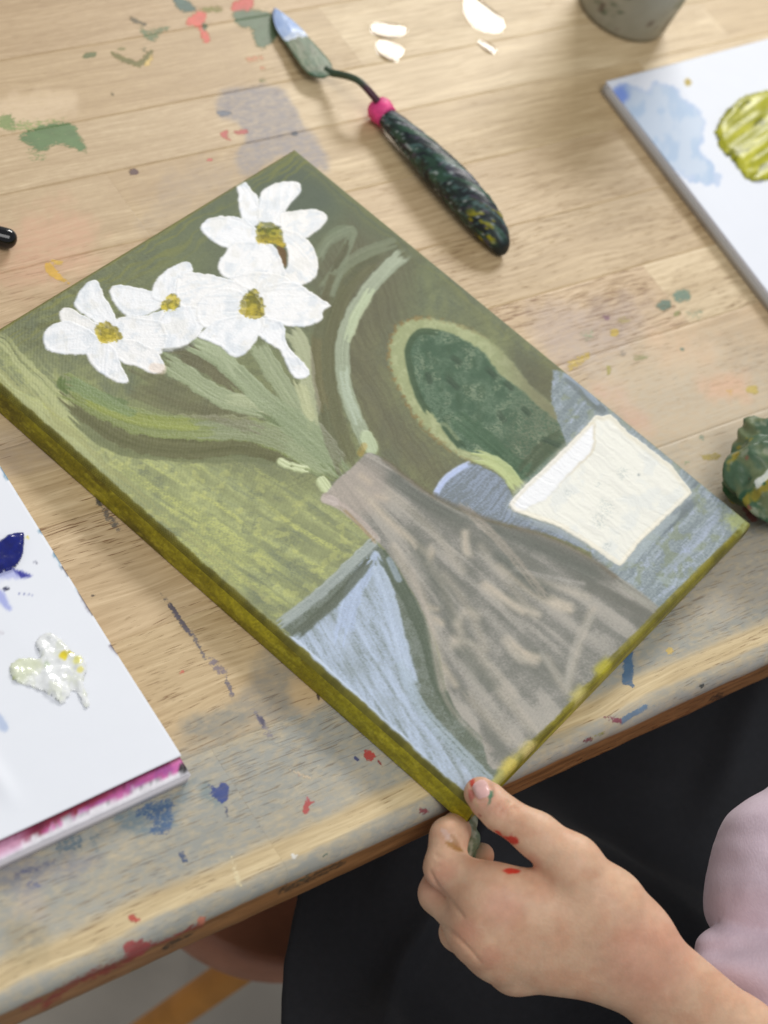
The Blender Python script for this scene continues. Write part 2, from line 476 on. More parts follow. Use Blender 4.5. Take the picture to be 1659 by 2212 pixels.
# crisp dried splashes: polygon, colour, strength (below 0.6 breaks up), softness
SPLAT = [
    (C1((90, 590), (180, 545), (300, 535), (335, 580), (370, 650), (300, 630), (240, 620), (180, 650), (120, 620)), (82, 122, 70), .85, 10),
    (C1((0, 505), (50, 500), (70, 550), (60, 565), (0, 550)), (126, 148, 84), .75, 8),
    (C1((60, 525), (200, 520), (290, 515), (200, 560), (90, 570)), (150, 165, 100), .55, 10),
    (C1((120, 650), (200, 660), (190, 690), (140, 690)), (130, 150, 95), .5, 8),
    (C1((1010, 60), (1060, 45), (1180, 60), (1205, 110), (1185, 170), (1130, 205), (1100, 170), (1090, 120), (1035, 110)), (78, 108, 80), .9, 9),
    (C1((750, -10), (800, 0), (845, 40), (780, 42)), (60, 100, 92), .9, 7),
    (C1((870, 35), (950, 30), (955, 48), (880, 52)), (130, 130, 60), .7, 6),
    (C1((805, 100), (850, 55), (890, 60), (880, 110), (905, 170), (880, 175), (860, 120)), (224, 100, 86), .85, 7),
    (C1((1005, 20), (1050, -5), (1090, 0), (1080, 40), (1010, 48)), (205, 78, 70), .85, 7),
    (C1((870, 100), (895, 105), (890, 130), (872, 130)), (70, 95, 60), .8, 4),
    (C1((600, 120), (640, 130), (700, 115), (735, 120), (690, 150), (665, 180), (630, 168)), (110, 128, 92), .65, 7),
    (C1((558, 72), (590, 82), (640, 108), (620, 110), (570, 92)), (96, 88, 62), .8, 4),
    (C1((480, 225), (505, 235), (560, 255), (600, 268), (640, 225), (660, 225), (612, 285), (560, 275), (500, 250)), (110, 106, 42), .9, 5),
    (C1((510, 205), (545, 205), (540, 220), (512, 218)), (130, 130, 80), .6, 4),
    (C1((610, 208), (635, 210), (630, 225), (612, 220)), (120, 120, 92), .6, 4),
    (C1((620, 262), (660, 240), (650, 275), (625, 285)), (222, 190, 110), .7, 6),
    (C1((350, 240), (390, 225), (415, 228), (410, 245), (370, 250)), (96, 108, 60), .8, 4),
    (C1((952, 575), (985, 562), (980, 585), (998, 605), (975, 600)), (190, 84, 78), .85, 4),
    (C1((1015, 566), (1060, 560), (1068, 576), (1025, 580)), (186, 84, 80), .8, 4),
    (C1((895, 685), (915, 688), (910, 700), (898, 698)), (200, 96, 90), .8, 3),
    (C1((1060, 250), (1130, 242), (1130, 258), (1070, 268)), (222, 150, 120), .6, 6),
    (C1((1125, 285), (1150, 288), (1145, 300), (1128, 300)), (222, 140, 115), .6, 4),
    (C1((560, 735), (585, 730), (600, 745), (580, 755), (562, 752)), (84, 52, 56), .95, 4),
    (C1((940, 480), (990, 482), (1000, 495), (950, 500)), (112, 118, 130), .8, 4),
    (C1((1262, 570), (1285, 572), (1282, 588), (1264, 586)), (90, 96, 106), .85, 3),
    (C1((1120, 340), (1150, 338), (1150, 350), (1122, 352)), (120, 130, 90), .6, 3),
    (C1((195, 1140), (228, 1150), (262, 1195), (300, 1222), (270, 1215), (235, 1200), (205, 1180)), (222, 174, 44), .95, 5),
    (C1((222, 1122), (275, 1130), (262, 1142), (230, 1138)), (224, 184, 70), .8, 4),
    (C1((475, 400), (492, 402), (490, 414), (478, 414)), (110, 100, 70), .7, 3),
    (C4((1255, 70), (1310, 60), (1320, 100), (1260, 105)), (92, 128, 110), .8, 8),
    (C4((1180, 120), (1225, 100), (1240, 130), (1200, 145)), (70, 112, 96), .85, 6),
    (C4((1250, 150), (1280, 150), (1275, 175), (1252, 172)), (130, 140, 70), .6, 5),
    (C4((1310, 150), (1380, 140), (1370, 180), (1320, 180)), (150, 160, 130), .5, 9),
    (C4((1170, 1180), (1200, 1182), (1195, 1200), (1172, 1200)), (120, 140, 120), .6, 4),
    (C4((980, 235), (1010, 228), (1008, 255), (985, 258)), (200, 170, 40), .9, 4),
    (C4((945, 170), (978, 172), (970, 188), (950, 186)), (130, 90, 110), .8, 4),
    (C4((1010, 180), (1060, 178), (1055, 200), (1015, 205)), (176, 160, 100), .6, 5),
    (C4((850, 240), (900, 235), (905, 275), (865, 275)), (160, 176, 140), .5, 8),
    (C4((800, 370), (880, 330), (890, 345), (830, 395), (800, 410)), (204, 176, 74), .65, 7),
    (C4((965, 385), (985, 390), (975, 425), (962, 420)), (170, 160, 70), .7, 4),
    (C4((1020, 320), (1045, 325), (1040, 345), (1020, 340)), (140, 130, 120), .6, 5),
    (C4((1080, 340), (1140, 340), (1135, 360), (1085, 362)), (150, 150, 100), .6, 6),
    (C4((1280, 308), (1300, 310), (1296, 322), (1282, 320)), (110, 130, 110), .8, 3),
    (C4((1570, 475), (1612, 475), (1610, 505), (1572, 500)), (200, 176, 80), .8, 5),
    (C4((1480, 490), (1505, 490), (1500, 510), (1482, 508)), (216, 176, 90), .6, 5),
    (C4((1360, 690), (1385, 690), (1380, 710), (1362, 708)), (130, 150, 130), .6, 5),
    (C4((1290, 800), (1320, 798), (1318, 815), (1292, 815)), (140, 160, 120), .5, 6),
    (C4((1370, 775), (1440, 765), (1460, 780), (1400, 795)), (170, 150, 60), .75, 6),
    (C4((1490, 950), (1520, 945), (1525, 975), (1500, 980)), (190, 165, 40), .9, 5),
    (C4((1545, 985), (1585, 978), (1600, 1030), (1612, 1050), (1595, 1060), (1570, 1040), (1555, 1010)), (172, 100, 92), .85, 6),
    (C7((905, 75), (940, 85), (960, 65), (985, 75), (988, 100), (975, 140), (955, 150), (925, 120), (905, 108), (930, 100)), (36, 62, 136), .95, 6),
    (C7((575, 200), (640, 150), (700, 140), (742, 130), (752, 230), (725, 282), (648, 282), (665, 240), (620, 215)), (66, 98, 138), .62, 10),
    (C7((690, 150), (745, 150), (740, 200), (700, 190)), (48, 74, 132), .6, 10),
    (C7((655, 245), (750, 225), (720, 278), (650, 280)), (50, 86, 132), .62, 10),
    (C7((248, 318), (350, 290), (356, 350), (262, 366)), (96, 118, 132), .6, 12),
    (C7((385, 285), (430, 280), (430, 350), (410, 360)), (112, 130, 138), .5, 8),
    (C7((60, 460), (110, 430), (200, 405), (260, 395), (210, 430), (110, 460), (70, 480)), (106, 108, 132), .55, 9),
    (C7((120, 490), (175, 492), (170, 520), (120, 520)), (98, 104, 138), .55, 8),
    (C7((765, 368), (772, 368), (795, 400), (786, 402)), (66, 84, 120), .9, 3),
    (C7((785, 358), (792, 356), (818, 402), (808, 400)), (70, 88, 122), .9, 3),
    (C7((975, 170), (984, 172), (986, 208), (978, 210)), (74, 84, 112), .8, 3),
    (C7((555, 640), (575, 632), (592, 650), (612, 656), (580, 664), (562, 655)), (186, 62, 56), .95, 4),
    (C7((1308, 188), (1316, 158), (1335, 140), (1362, 144), (1335, 160), (1332, 188), (1318, 196)), (180, 66, 66), .95, 4),
    (C7((1320, 125), (1340, 128), (1336, 140), (1322, 138)), (190, 90, 100), .7, 4),
    (C5((1572, 995), (1590, 986), (1620, 1004), (1612, 1020), (1600, 1032), (1584, 1022)), (184, 52, 48), .97, 4),
    (C5((1522, 1010), (1535, 1010), (1552, 1026), (1540, 1032)), (60, 66, 116), .95, 3),
    (C5((1630, 1025), (1640, 1030), (1659, 1050), (1650, 1052)), (150, 50, 50), .9, 3),
    (C5((780, 640), (795, 640), (795, 655), (782, 655)), (226, 120, 100), .95, 3),
    (C5((690, 305), (700, 305), (740, 355), (728, 360)), (120, 110, 105), .6, 4),
    (C5((722, 350), (738, 352), (790, 425), (830, 480), (815, 485), (770, 425)), (84, 82, 100), .9, 4),
    (C5((828, 485), (840, 482), (890, 585), (880, 592)), (110, 106, 114), .7, 4),
    (C5((900, 585), (930, 590), (985, 655), (960, 660), (925, 640)), (134, 122, 132), .65, 6),
    (C5((970, 680), (985, 680), (1012, 752), (998, 755)), (110, 104, 116), .75, 4),
    (C5((1090, 815), (1110, 815), (1180, 920), (1160, 935)), (140, 134, 142), .62, 7),
    (C5((1112, 840), (1130, 840), (1146, 862), (1132, 876)), (70, 68, 100), .95, 4),
    (C5((1370, 735), (1378, 735), (1380, 770), (1372, 770)), (70, 60, 60), .9, 3),
    (C5((1250, 1070), (1290, 1080), (1350, 1105), (1340, 1112), (1285, 1090)), (206, 188, 160), .9, 3),
    (C5((1288, 1085), (1300, 1086), (1298, 1100), (1290, 1100)), (170, 80, 70), .8, 3),
    (C5((385, 315), (395, 312), (420, 322), (410, 326)), (96, 84, 70), .9, 3),
    (C3((410, 960), (430, 962), (440, 990), (425, 990)), (70, 72, 70), .8, 5),
    (C3((440, 1000), (465, 1005), (520, 1090), (500, 1095), (460, 1050)), (104, 100, 96), .65, 8),
    (C6((1040, 580), (1070, 560), (1075, 660), (1068, 690), (1082, 708), (1060, 706), (1030, 690), (1035, 640)), (66, 106, 142), .85, 6),
    (C6((1222, 545), (1245, 545), (1248, 568), (1226, 570)), (214, 184, 100), .85, 5),
    (C6((1020, 855), (1060, 825), (1130, 790), (1132, 808), (1060, 850), (1030, 872)), (104, 132, 160), .85, 5),
    (C6((950, 840), (1000, 845), (1035, 855), (1028, 870), (990, 862)), (136, 62, 82), .85, 4),
    (C6((860, 940), (900, 930), (890, 950), (862, 952)), (120, 60, 66), .7, 4),
    (C6((900, 915), (950, 905), (945, 920), (905, 928)), (150, 146, 70), .55, 5),
    (C6((1360, 705), (1382, 700), (1384, 715), (1366, 716)), (56, 62, 60), .85, 4),
    (C6((150, 1240), (185, 1240), (190, 1256), (155, 1256)), (140, 66, 76), .85, 4),
    (C6((1100, 800), (1180, 790), (1180, 800), (1110, 815)), (120, 146, 165), .5, 5),
    # red drip along the front edge
    (C7((540, 760), (600, 745), (650, 760), (620, 800), (560, 820), (540, 800)), (166, 70, 70), .85, 7),
    (C7((640, 745), (700, 740), (790, 700), (870, 655), (885, 660), (870, 685), (800, 715), (700, 765), (650, 775)), (150, 56, 50), .60, 8),
    (C7((380, 880), (460, 850), (560, 810), (600, 815), (520, 860), (430, 900), (300, 960), (220, 1030), (180, 1040), (200, 990), (290, 930)), (146, 54, 46), .64, 9),
    (C7((80, 1030), (180, 990), (200, 1000), (120, 1050)), (150, 70, 60), .6, 7),
    (C7((855, 655), (882, 645), (885, 668), (862, 678)), (222, 134, 108), .95, 4),
    (C7((560, 885), (620, 860), (630, 870), (570, 900)), (90, 104, 72), .7, 6),
    (C7((860, 745), (895, 735), (890, 760), (866, 765)), (60, 34, 40), .95, 3),
    (C7((905, 738), (928, 728), (925, 740), (908, 748)), (60, 34, 40), .9, 3),
    (C7((1200, 520), (1300, 480), (1400, 430), (1480, 400), (1490, 415), (1400, 460), (1300, 510), (1220, 545)), (74, 62, 46), .6, 8),
    (C7((1290, 480), (1360, 450), (1370, 465), (1300, 500)), (60, 84, 70), .55, 6),
    (C7((1400, 365), (1420, 360), (1418, 378), (1400, 380)), (96, 120, 110), .8, 3),
    (C7((1260, 372), (1282, 375), (1276, 392), (1262, 390)), (236, 234, 226), .9, 3),
    (C7((990, 370), (1002, 380), (1045, 500), (1025, 510), (1000, 420)), (226, 212, 172), .6, 5),
    (C7((700, 770), (800, 720), (840, 700), (830, 720), (720, 785)), (60, 50, 36), .6, 6),
    (C6((1400, 770), (1440, 740), (1470, 735), (1450, 765)), (40, 34, 34), .6, 6),
]

def table_paint(P, face_y=None):
    """wood tone, wash and splash attributes for world points on the worktable"""
    X, Y, _ = ref_xy(P)
    x, y, z = P[:, 0], P[:, 1], P[:, 2]
    n = len(P)
    wash = np.zeros((n, 4)); wash[:, :3] = lin((170, 166, 152))
    spl = np.zeros((n, 4))
    nz = fbm(x * 45, y * 90, 3)
    nz2 = fbm(x * 12, y * 30, 5)
    # grey handling wash over the front staves
    a = ss(-0.070, -0.090, y + (nz2 - .5) * 0.03) * 1.05
    a2 = ss(0.005, -0.06, y + (nz2 - .5) * 0.05) * ss(-0.06, 0.08, x) * 0.75
    a3 = ss(0.05, -0.02, y + (nz2 - .5) * 0.06) * ss(0.02, 0.12, x) * 0.5
    a = np.maximum(np.maximum(a, a2), a3) * (0.62 + 0.6 * nz)
    g = fbm(x * 30, y * 60, 8)[:, None]
    colw = lin((146, 147, 140)) * (1 - g) + lin((180, 178, 168)) * g
    # worn cream strip beside the edge, grey again on the round-over
    e = y + (fbm(x * 22, x * 0 + 1.5, 12) - .5) * 0.006
    wear = ss(-0.1255, -0.1305, e) * (z > -0.0012)
    a = a * (1 - wear * 0.92)
    a = a * (z > -0.007)
    ro = ss(-0.1355, -0.1375, e) * ss(-0.0075, -0.0045, z + (fbm(x * 60, y * 60, 14) - .5) * .004)
    a = np.maximum(a, ro * (0.55 + 0.5 * nz))
    wash[:, :3] = colw
    wash[:, 3] = np.clip(a, 0, 1)
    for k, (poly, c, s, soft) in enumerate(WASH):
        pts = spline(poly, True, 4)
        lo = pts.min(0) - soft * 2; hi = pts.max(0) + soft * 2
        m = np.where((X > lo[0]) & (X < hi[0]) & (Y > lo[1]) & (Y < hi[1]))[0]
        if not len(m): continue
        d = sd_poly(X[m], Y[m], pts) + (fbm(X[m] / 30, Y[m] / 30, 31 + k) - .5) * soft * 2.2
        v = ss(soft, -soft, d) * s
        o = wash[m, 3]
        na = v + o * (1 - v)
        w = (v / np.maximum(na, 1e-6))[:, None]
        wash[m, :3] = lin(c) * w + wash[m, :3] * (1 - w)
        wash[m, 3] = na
    for k, (poly, c, s, soft) in enumerate(SPLAT):
        pts = spline(poly, True, 4)
        lo = pts.min(0) - soft * 2.5; hi = pts.max(0) + soft * 2.5
        m = np.where((X > lo[0]) & (X < hi[0]) & (Y > lo[1]) & (Y < hi[1]))[0]
        if not len(m): continue
        d = sd_poly(X[m], Y[m], pts)
        v = ss(soft * 1.6, -soft * 0.9, d) * s
        b = v > spl[m, 3]
        mm = m[b]
        near = v > 0.02
        up = m[near & b]
        spl[up, :3] = lin(c)
        spl[mm, 3] = v[b]
    pore = 0.3 + 0.7 * ss(0.17, 0.02, y) + 0 * x
    pore = np.clip(pore, 0, 1)
    return wash, spl, pore

STAVE_Y = [-0.142, -0.089, -0.038, 0.0148, 0.052, 0.0912, 0.131, 0.1695, 0.2, 0.242, 0.285, 0.33, 0.376, 0.42, 0.465, 0.51, 0.555, 0.60]
TONES = [(213, 189, 150), (209, 184, 143), (205, 179, 139), (209, 183, 144), (219, 196, 157), (208, 180, 141), (221, 198, 158), (211, 184, 147), (223, 201, 163), (213, 188, 151)]
table = thing('worktable', 'pale wooden worktable of glued staves, splashed with dried paint and worn along its edge', 'table', (0.1, 0.23, -0.72))
rng = np.random.default_rng(11)
for r in range(len(STAVE_Y) - 1):
    y0, y1 = STAVE_Y[r] + 0.00001, STAVE_Y[r + 1] - 0.00001
    cuts = [-0.62]
    xx = -0.62 + rng.uniform(0.15, 0.32)
    while xx < 0.80:
        cuts.append(xx); xx += rng.uniform(0.22, 0.42)
    cuts.append(0.86)
    if cuts[-1] - cuts[-2] < 0.1: cuts.pop(-2)
    for ci in range(len(cuts) - 1):
        xa, xb = cuts[ci] + 0.00002, cuts[ci + 1] - 0.00002
        visible = (xb > -0.28 and xa < 0.46 and y0 < 0.31)
        st = 0.0012 if visible else 0.02
        nx = max(3, int((xb - xa) / st)); ny = max(4, int((y1 - y0) / st))
        xs = np.linspace(xa, xb, nx)
        if r == 0:      # front stave with its rounded nose
            prof = [(y1, 0.0)] + [(y, 0.0) for y in np.linspace(y1 - 0.001, y0 + 0.0055, ny)]
            prof += [(y0 + 0.0055 - 0.0055 * math.sin(t), -0.0055 + 0.0055 * math.cos(t)) for t in np.linspace(0.12, math.pi / 2, 8)]
            prof += [(y0, z) for z in np.linspace(-0.0065, -0.0225, 15 if visible else 4)]
            prof += [(y0 + 0.0015, -0.024), (y1, -0.024)]
            prof = np.array(prof)
        else:
            ys = np.linspace(y0, y1, ny)
            prof = np.array([(y0, -0.024), (y0, -0.00006)] + [(ys[0] + 0.00006, -0.000004)] + [(y, 0) for y in ys[1:-1]] + [(ys[-1] - 0.00006, -0.000004), (y1, -0.00006), (y1, -0.024)])[::-1]
        V = np.zeros((len(prof), nx, 3))
        V[..., 0] = xs[None]; V[..., 1] = prof[:, 0:1]; V[..., 2] = prof[:, 1:2]
        if r == 0:      # slightly uneven worn nose
            wob = (fbm(V[..., 0] * 30, V[..., 2] * 100 + 5, 2) - .5) * 0.0012
            V[..., 1] += wob * (V[..., 1] < y0 + 0.006)
        F = grid_faces(len(prof), nx)[:, ::-1]
        Vf = V.reshape(-1, 3)
        tone = lin(TONES[rng.integers(len(TONES))])[None] * np.ones((len(Vf), 1))
        tone = tone * (0.94 + 0.12 * fbm(Vf[:, 0] * 6, Vf[:, 1] * 14, r))[:, None]
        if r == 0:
            tone = np.where((Vf[:, 2] < -0.006)[:, None], lin((158, 114, 72)) * (0.55 + 0.9 * fbm(Vf[:, 0] * 25, Vf[:, 2] * 500, 77))[:, None], lin((220, 198, 154)))  # front face darker brown, its shade put into the wood colour
        if visible:
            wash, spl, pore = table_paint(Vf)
        else:
            wash = np.zeros((len(Vf), 4)); spl = np.zeros((len(Vf), 4)); pore = np.full(len(Vf), .5)
            if y0 < -0.08: wash[:, :3] = lin((170, 166, 152)); wash[:, 3] = 0.5
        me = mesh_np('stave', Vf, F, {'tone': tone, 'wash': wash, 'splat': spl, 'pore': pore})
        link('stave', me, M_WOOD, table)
M_LEGW = mat_plain('leg_wood', (190, 160, 118), 0.55, 0.1, 20)
for lx in (-0.56, 0.80):
    for ly in (-0.08, 0.54):
        link('leg', box_mesh(lx - 0.025, lx + 0.025, ly - 0.025, ly + 0.025, -0.72, -0.0243, 0.003), M_LEGW, table)

# ------------------------------------------------------------------ floor under the table
M_FLOOR = mat_plain('floor_paint', (206, 202, 192), 0.6, 0.12, 6, 0.1, 0.002, 80)
fl = link('floor', box_mesh(-2.5, 3.0, -2.0, 3.5, -0.76, -0.72), M_FLOOR)
tag(fl, kind='structure')

# ------------------------------------------------------------------ painted canvas
CW, CH, CT = 0.254, 0.2032, 0.012
EU = np.array([0.29878299, -0.95432108, 0.0]); EV = np.array([-0.95432108, -0.29878299, 0.0])
RES = 0.00044
NU, NV = int(CW / RES), int(CH / RES)
ub = np.linspace(0, CW, NU); vb = np.linspace(0, CH, NV)
U, Vv = np.meshgrid(ub, vb)          # rows follow v
def canvas_world(u, v, z):
    return (u - CW / 2)[..., None] * EU + (v - CH / 2)[..., None] * EV + np.stack([0 * u, 0 * u, z + 0 * u], -1)
base = canvas_world(U, Vv, CT)
PX, PY, _ = ref_xy(base)
Umm, Vmm = U * 1000, Vv * 1000
img = np.zeros(PX.shape + (3,))
hgt = np.zeros(PX.shape); thick = np.zeros(PX.shape); ident = np.zeros(PX.shape, int)
weave = 0.5 + 0.16 * np.sin(2 * np.pi * Umm / 0.95) * np.sin(2 * np.pi * Vmm / 0.95) + 0.58 * (vn(Umm / .5, Vmm / .5, 5) - .5)
nA = fbm(PX / 60, PY / 60, 1); nB = fbm(PX / 22, PY / 22, 2); nC = fbm(PX / 7, PY / 7, 3); nD = vn(PX / 2.6, PY / 2.6, 4)

def over(m, c):
    global img
    m = np.clip(m, 0, 1)[..., None]
    img = img * (1 - m) + np.asarray(c, float) * m

def poly_mask(pts, soft=2.0, rag=3.0, sm=True, seed=0):
    P = spline(pts, True, 5) if sm else np.asarray(pts, float)
    lo = P.min(0) - soft * 3 - rag - 4; hi = P.max(0) + soft * 3 + rag + 4
    sub = (PX > lo[0]) & (PX < hi[0]) & (PY > lo[1]) & (PY < hi[1])
    d = np.full(PX.shape, 1e3)
    d[sub] = sd_poly(PX[sub], PY[sub], P) + (fbm(PX[sub] / 9, PY[sub] / 9, 50 + seed) - .5) * 2 * rag
    return ss(soft, -soft, d), d

def dirn(ang):
    a = math.radians(ang)
    return PX * math.cos(a) + PY * math.sin(a), -PX * math.sin(a) + PY * math.cos(a)

def bristle(ang, across=4.0, along=90.0, seed=0, warp=10.0):
    s, t = dirn(ang)
    t = t + (fbm(PX / 80, PY / 80, seed + 9) - .5) * warp * 4
    return 0.65 * vn(s / along, t / across, seed) + 0.35 * vn(s / (along * .5), t / (across * .45), seed + 3)

def stroke(pts, w, col, alpha=0.9, dry=0.35, seed=0, across=3.5, soft=3.0, taper=0.0, h=0.0):
    P = spline(pts, False, 6)
    lo = P.min(0) - w * 1.5 - 8; hi = P.max(0) + w * 1.5 + 8
    sub = (PX > lo[0]) & (PX < hi[0]) & (PY > lo[1]) & (PY < hi[1])
    if not sub.any(): return
    d, off, arc, tot = line_field(PX[sub], PY[sub], P)
    ww = w * (1 - taper * ss(0.5, 1.0, arc / tot)) + (fbm(PX[sub] / 14, PY[sub] / 14, seed + 70) - .5) * w * 0.5
    br = 0.7 * vn(off / across + 50, arc / 120, seed) + 0.3 * vn(off / (across * .4), arc / 40, seed + 1)
    nb_ = vn(off / (across * 1.3), arc / 200 + 3, seed + 5)
    m = ss(soft, -soft, d - ww) * ss(-.3 * w, .7 * w, arc + (nb_ - .6) * 2.2 * w + soft) * ss(-.3 * w, .7 * w, tot - arc + (nb_ - .6) * 2.2 * w + soft) if tot > 3 * w else ss(soft, -soft, d - ww)
    cov = ss(dry - .18, dry + .18, 0.25 + br * 0.6 + (weave[sub] - .5) * 0.5 * (dry > .05) + 0.25 * (1 - dry))
    mm = np.zeros(PX.shape); mm[sub] = m * cov * alpha
    tv = np.zeros(PX.shape); tv[sub] = (br - .5) * 26 + (weave[sub] - .5) * 14
    over(mm, np.asarray(col, float) + tv[..., None])
    if h:
        hgt[sub] = np.maximum(hgt[sub], m * h * (0.6 + 0.8 * br))
        thick[sub] = np.maximum(thick[sub], m * cov)

# --- ground of olive and green scumbles
g = np.zeros(PX.shape + (3,))
def lerp(a, b, t): return np.asarray(a, float) * (1 - t[..., None]) + np.asarray(b, float) * t[..., None]
diag = (PX * 0.62 - PY * 0.78)
g = lerp((120, 126, 92), (134, 140, 97), ss(.3, .7, nA))
g = lerp(g, (106, 113, 92), ss(.5, .75, fbm(PX / 35, PY / 70, 6)) * .7)
g = g * (0.93 + .14 * weave)[..., None]
img = g
s45 = bristle(40, 5, 110, 11)
over(ss(.5, .75, .6 * s45 + .4 * weave) * .45, (146, 152, 104))
over(ss(.5, .75, .6 * bristle(-25, 6, 80, 10) + .4 * nC) * .4, (100, 104, 76))
# top corner: cooler green
over(ss(560, 200, np.hypot(PX - 640, PY - 330)) * 0.75, (102, 112, 88))
over(ss(150, 30, np.hypot(PX - 655, PY - 400)) * 0.6, (88, 100, 88))
# band along the upper right edge, yellowish
over(ss(.35, .7, bristle(39, 7, 200, 12)) * ss(70, 10, np.abs((PX - 640) * 0.812 - (PY - 330) * 0.987 - 20)) * .6, (134, 136, 84))
# upper-left edge scumble
over(ss(.45, .75, bristle(-31, 5, 70, 13)) * ss(120, 20, (PX - 638) * .52 + (PY - 318) * .85) * .6, (140, 142, 72))
over(ss(.52, .72, fbm(PX / 16, PY / 10, 14)) * ss(420, 200, PX) * ss(820, 700, PY) * .55, (98, 100, 66))
# left field: pale yellow green
left = ss(60, -60, sd_poly(PX, PY, np.array([(-120, 740), (120, 800), (300, 900), (450, 985), (700, 1070), (820, 1160), (610, 1350), (400, 1250), (-120, 860)], float)))
over(left * (0.6 + .4 * nB), (158, 164, 114))
over(left * ss(.45, .7, bristle(33, 15, 170, 15, 5) * .75 + nB * .25) * ss(.1, .8, weave + nC * .3) * .8, (188, 194, 132))
over(left * ss(.52, .74, .75 * bristle(34, 12, 170, 16, 5) + .25 * nB) * ss(.1, .8, weave) * .75, (122, 131, 106))
over(left * ss(.56, .76, bristle(33, 13, 260, 17, 5)) * ss(.2, .7, weave) * .75, (200, 204, 122))
over(left * ss(.56, .70, fbm(PX / 34, PY / 22, 199)) * ss(.15, .8, weave) * .6, (108, 116, 96))
over(left * ss(.58, .70, fbm(PX / 20 + 40, PY / 16, 198)) * .45, (206, 208, 126))
# pale streak hugging the lower-left rim
rimL = (PX + 88) * 0.662 - (PY - 758) * 0.749      # reference distance from the lower-left rim
over(ss(75, 25, np.abs(rimL - 45)) * ss(330, 140, PX) * ss(.3, .65, bristle(44, 5, 140, 18)) * .9, (188, 192, 138))
over(ss(22, 8, np.abs(rimL - 25)) * ss(.42, .66, bristle(41, 4, 90, 19)) * .6, (168, 168, 112))
# darker surround of the vase / cactus
dark = ss(40, -60, sd_poly(PX, PY, np.array([(660, 560), (760, 470), (900, 560), (880, 700), (840, 760), (860, 860), (960, 980), (1040, 1000), (950, 1080), (860, 1020), (760, 900), (690, 760)], float)))
over(dark * .7, (112, 108, 82))
over(dark * ss(.45, .7, bristle(62, 5, 160, 20)) * .5, (96, 94, 70))
over(ss(30, -30, sd_poly(PX, PY, np.array([(1110, 760), (1200, 800), (1230, 830), (1190, 870), (1130, 850)], float))) * .6, (94, 92, 68))

# --- leaves and stems
def leafid(pts, w, k=10):
    P = spline(pts, False, 6)
    d, *_ = line_field(PX, PY, P)
    ident[d < w] = k
def leaf(pts, w, col, alpha=.9, dry=.3, seed=0, **kw):
    stroke(pts, w, col, alpha, dry, seed, **kw)

leaf(C3((330, 600), (430, 690), (560, 745), (720, 760), (900, 770), (1120, 770), (1300, 800), (1430, 850)), 17, (116, 122, 84), .8, .25, 21)
leaf(C3((300, 520), (400, 600), (520, 680), (680, 725), (860, 735), (1050, 720), (1250, 760)), 24, (102, 102, 64), .9, .2, 22)
leaf(C3((280, 470), (380, 520), (500, 590), (660, 640), (860, 650), (1080, 660), (1250, 720), (1430, 830)), 27, (122, 134, 66), .95, .15, 23, h=.00008)
leaf(C3((360, 520), (480, 580), (640, 625), (840, 640)), 13, (136, 146, 52), .8, .3, 24)
leaf(C3((285, 455), (330, 470), (420, 520), (560, 575)), 15, (112, 134, 84), .7, .3, 25)
leaf(C3((880, 660), (1080, 665), (1250, 720), (1440, 830)), 22, (124, 134, 92), .9, .2, 26)
leaf(C3((270, 445), (262, 470), (290, 490)), 8, (96, 116, 58), .9, .15, 27)
leaf(C3((600, 430), (760, 500), (900, 560), (1100, 640)), 24, (112, 110, 78), .6, .3, 28)
leaf(C3((560, 480), (760, 560), (960, 600)), 16, (112, 110, 78), .6, .35, 29)
leaf(C3((720, 320), (820, 330), (960, 400), (1040, 470)), 26, (108, 104, 74), .8, .2, 30)
leaf(C3((700, 360), (800, 420), (920, 500), (1040, 550), (1170, 580)), 20, (142, 154, 112), .95, .15, 31, h=.00010)
leaf(C3((1000, 530), (1080, 540), (1165, 575)), 14, (168, 176, 134), .7, .4, 32, h=.0001)
leaf(C3((830, 280), (920, 330), (1020, 410), (1120, 510), (1220, 590), (1330, 690), (1470, 820)), 21, (136, 150, 108), .95, .12, 33, h=.00010)
leaf(C3((860, 285), (960, 330), (1020, 400)), 12, (156, 168, 128), .8, .3, 34)
leaf(C3((1110, 280), (1160, 370), (1230, 480), (1310, 600), (1390, 700), (1480, 820)), 21, (138, 150, 108), .95, .12, 35, h=.0001)
leaf(C3((1240, 220), (1290, 270), (1320, 360), (1330, 450), (1350, 540), (1350, 630)), 18, (158, 164, 122), .9, .3, 36, h=.0001)
leaf(C3((1290, 450), (1310, 500), (1350, 630)), 12, (176, 180, 132), .8, .35, 37, h=.0001)
leaf(C3((1150, 560), (1280, 640), (1400, 750), (1460, 830)), 30, (124, 140, 96), .75, .2, 38)
leaf(C3((1230, 720), (1320, 790), (1420, 850)), 16, (140, 154, 110), .7, .25, 39)
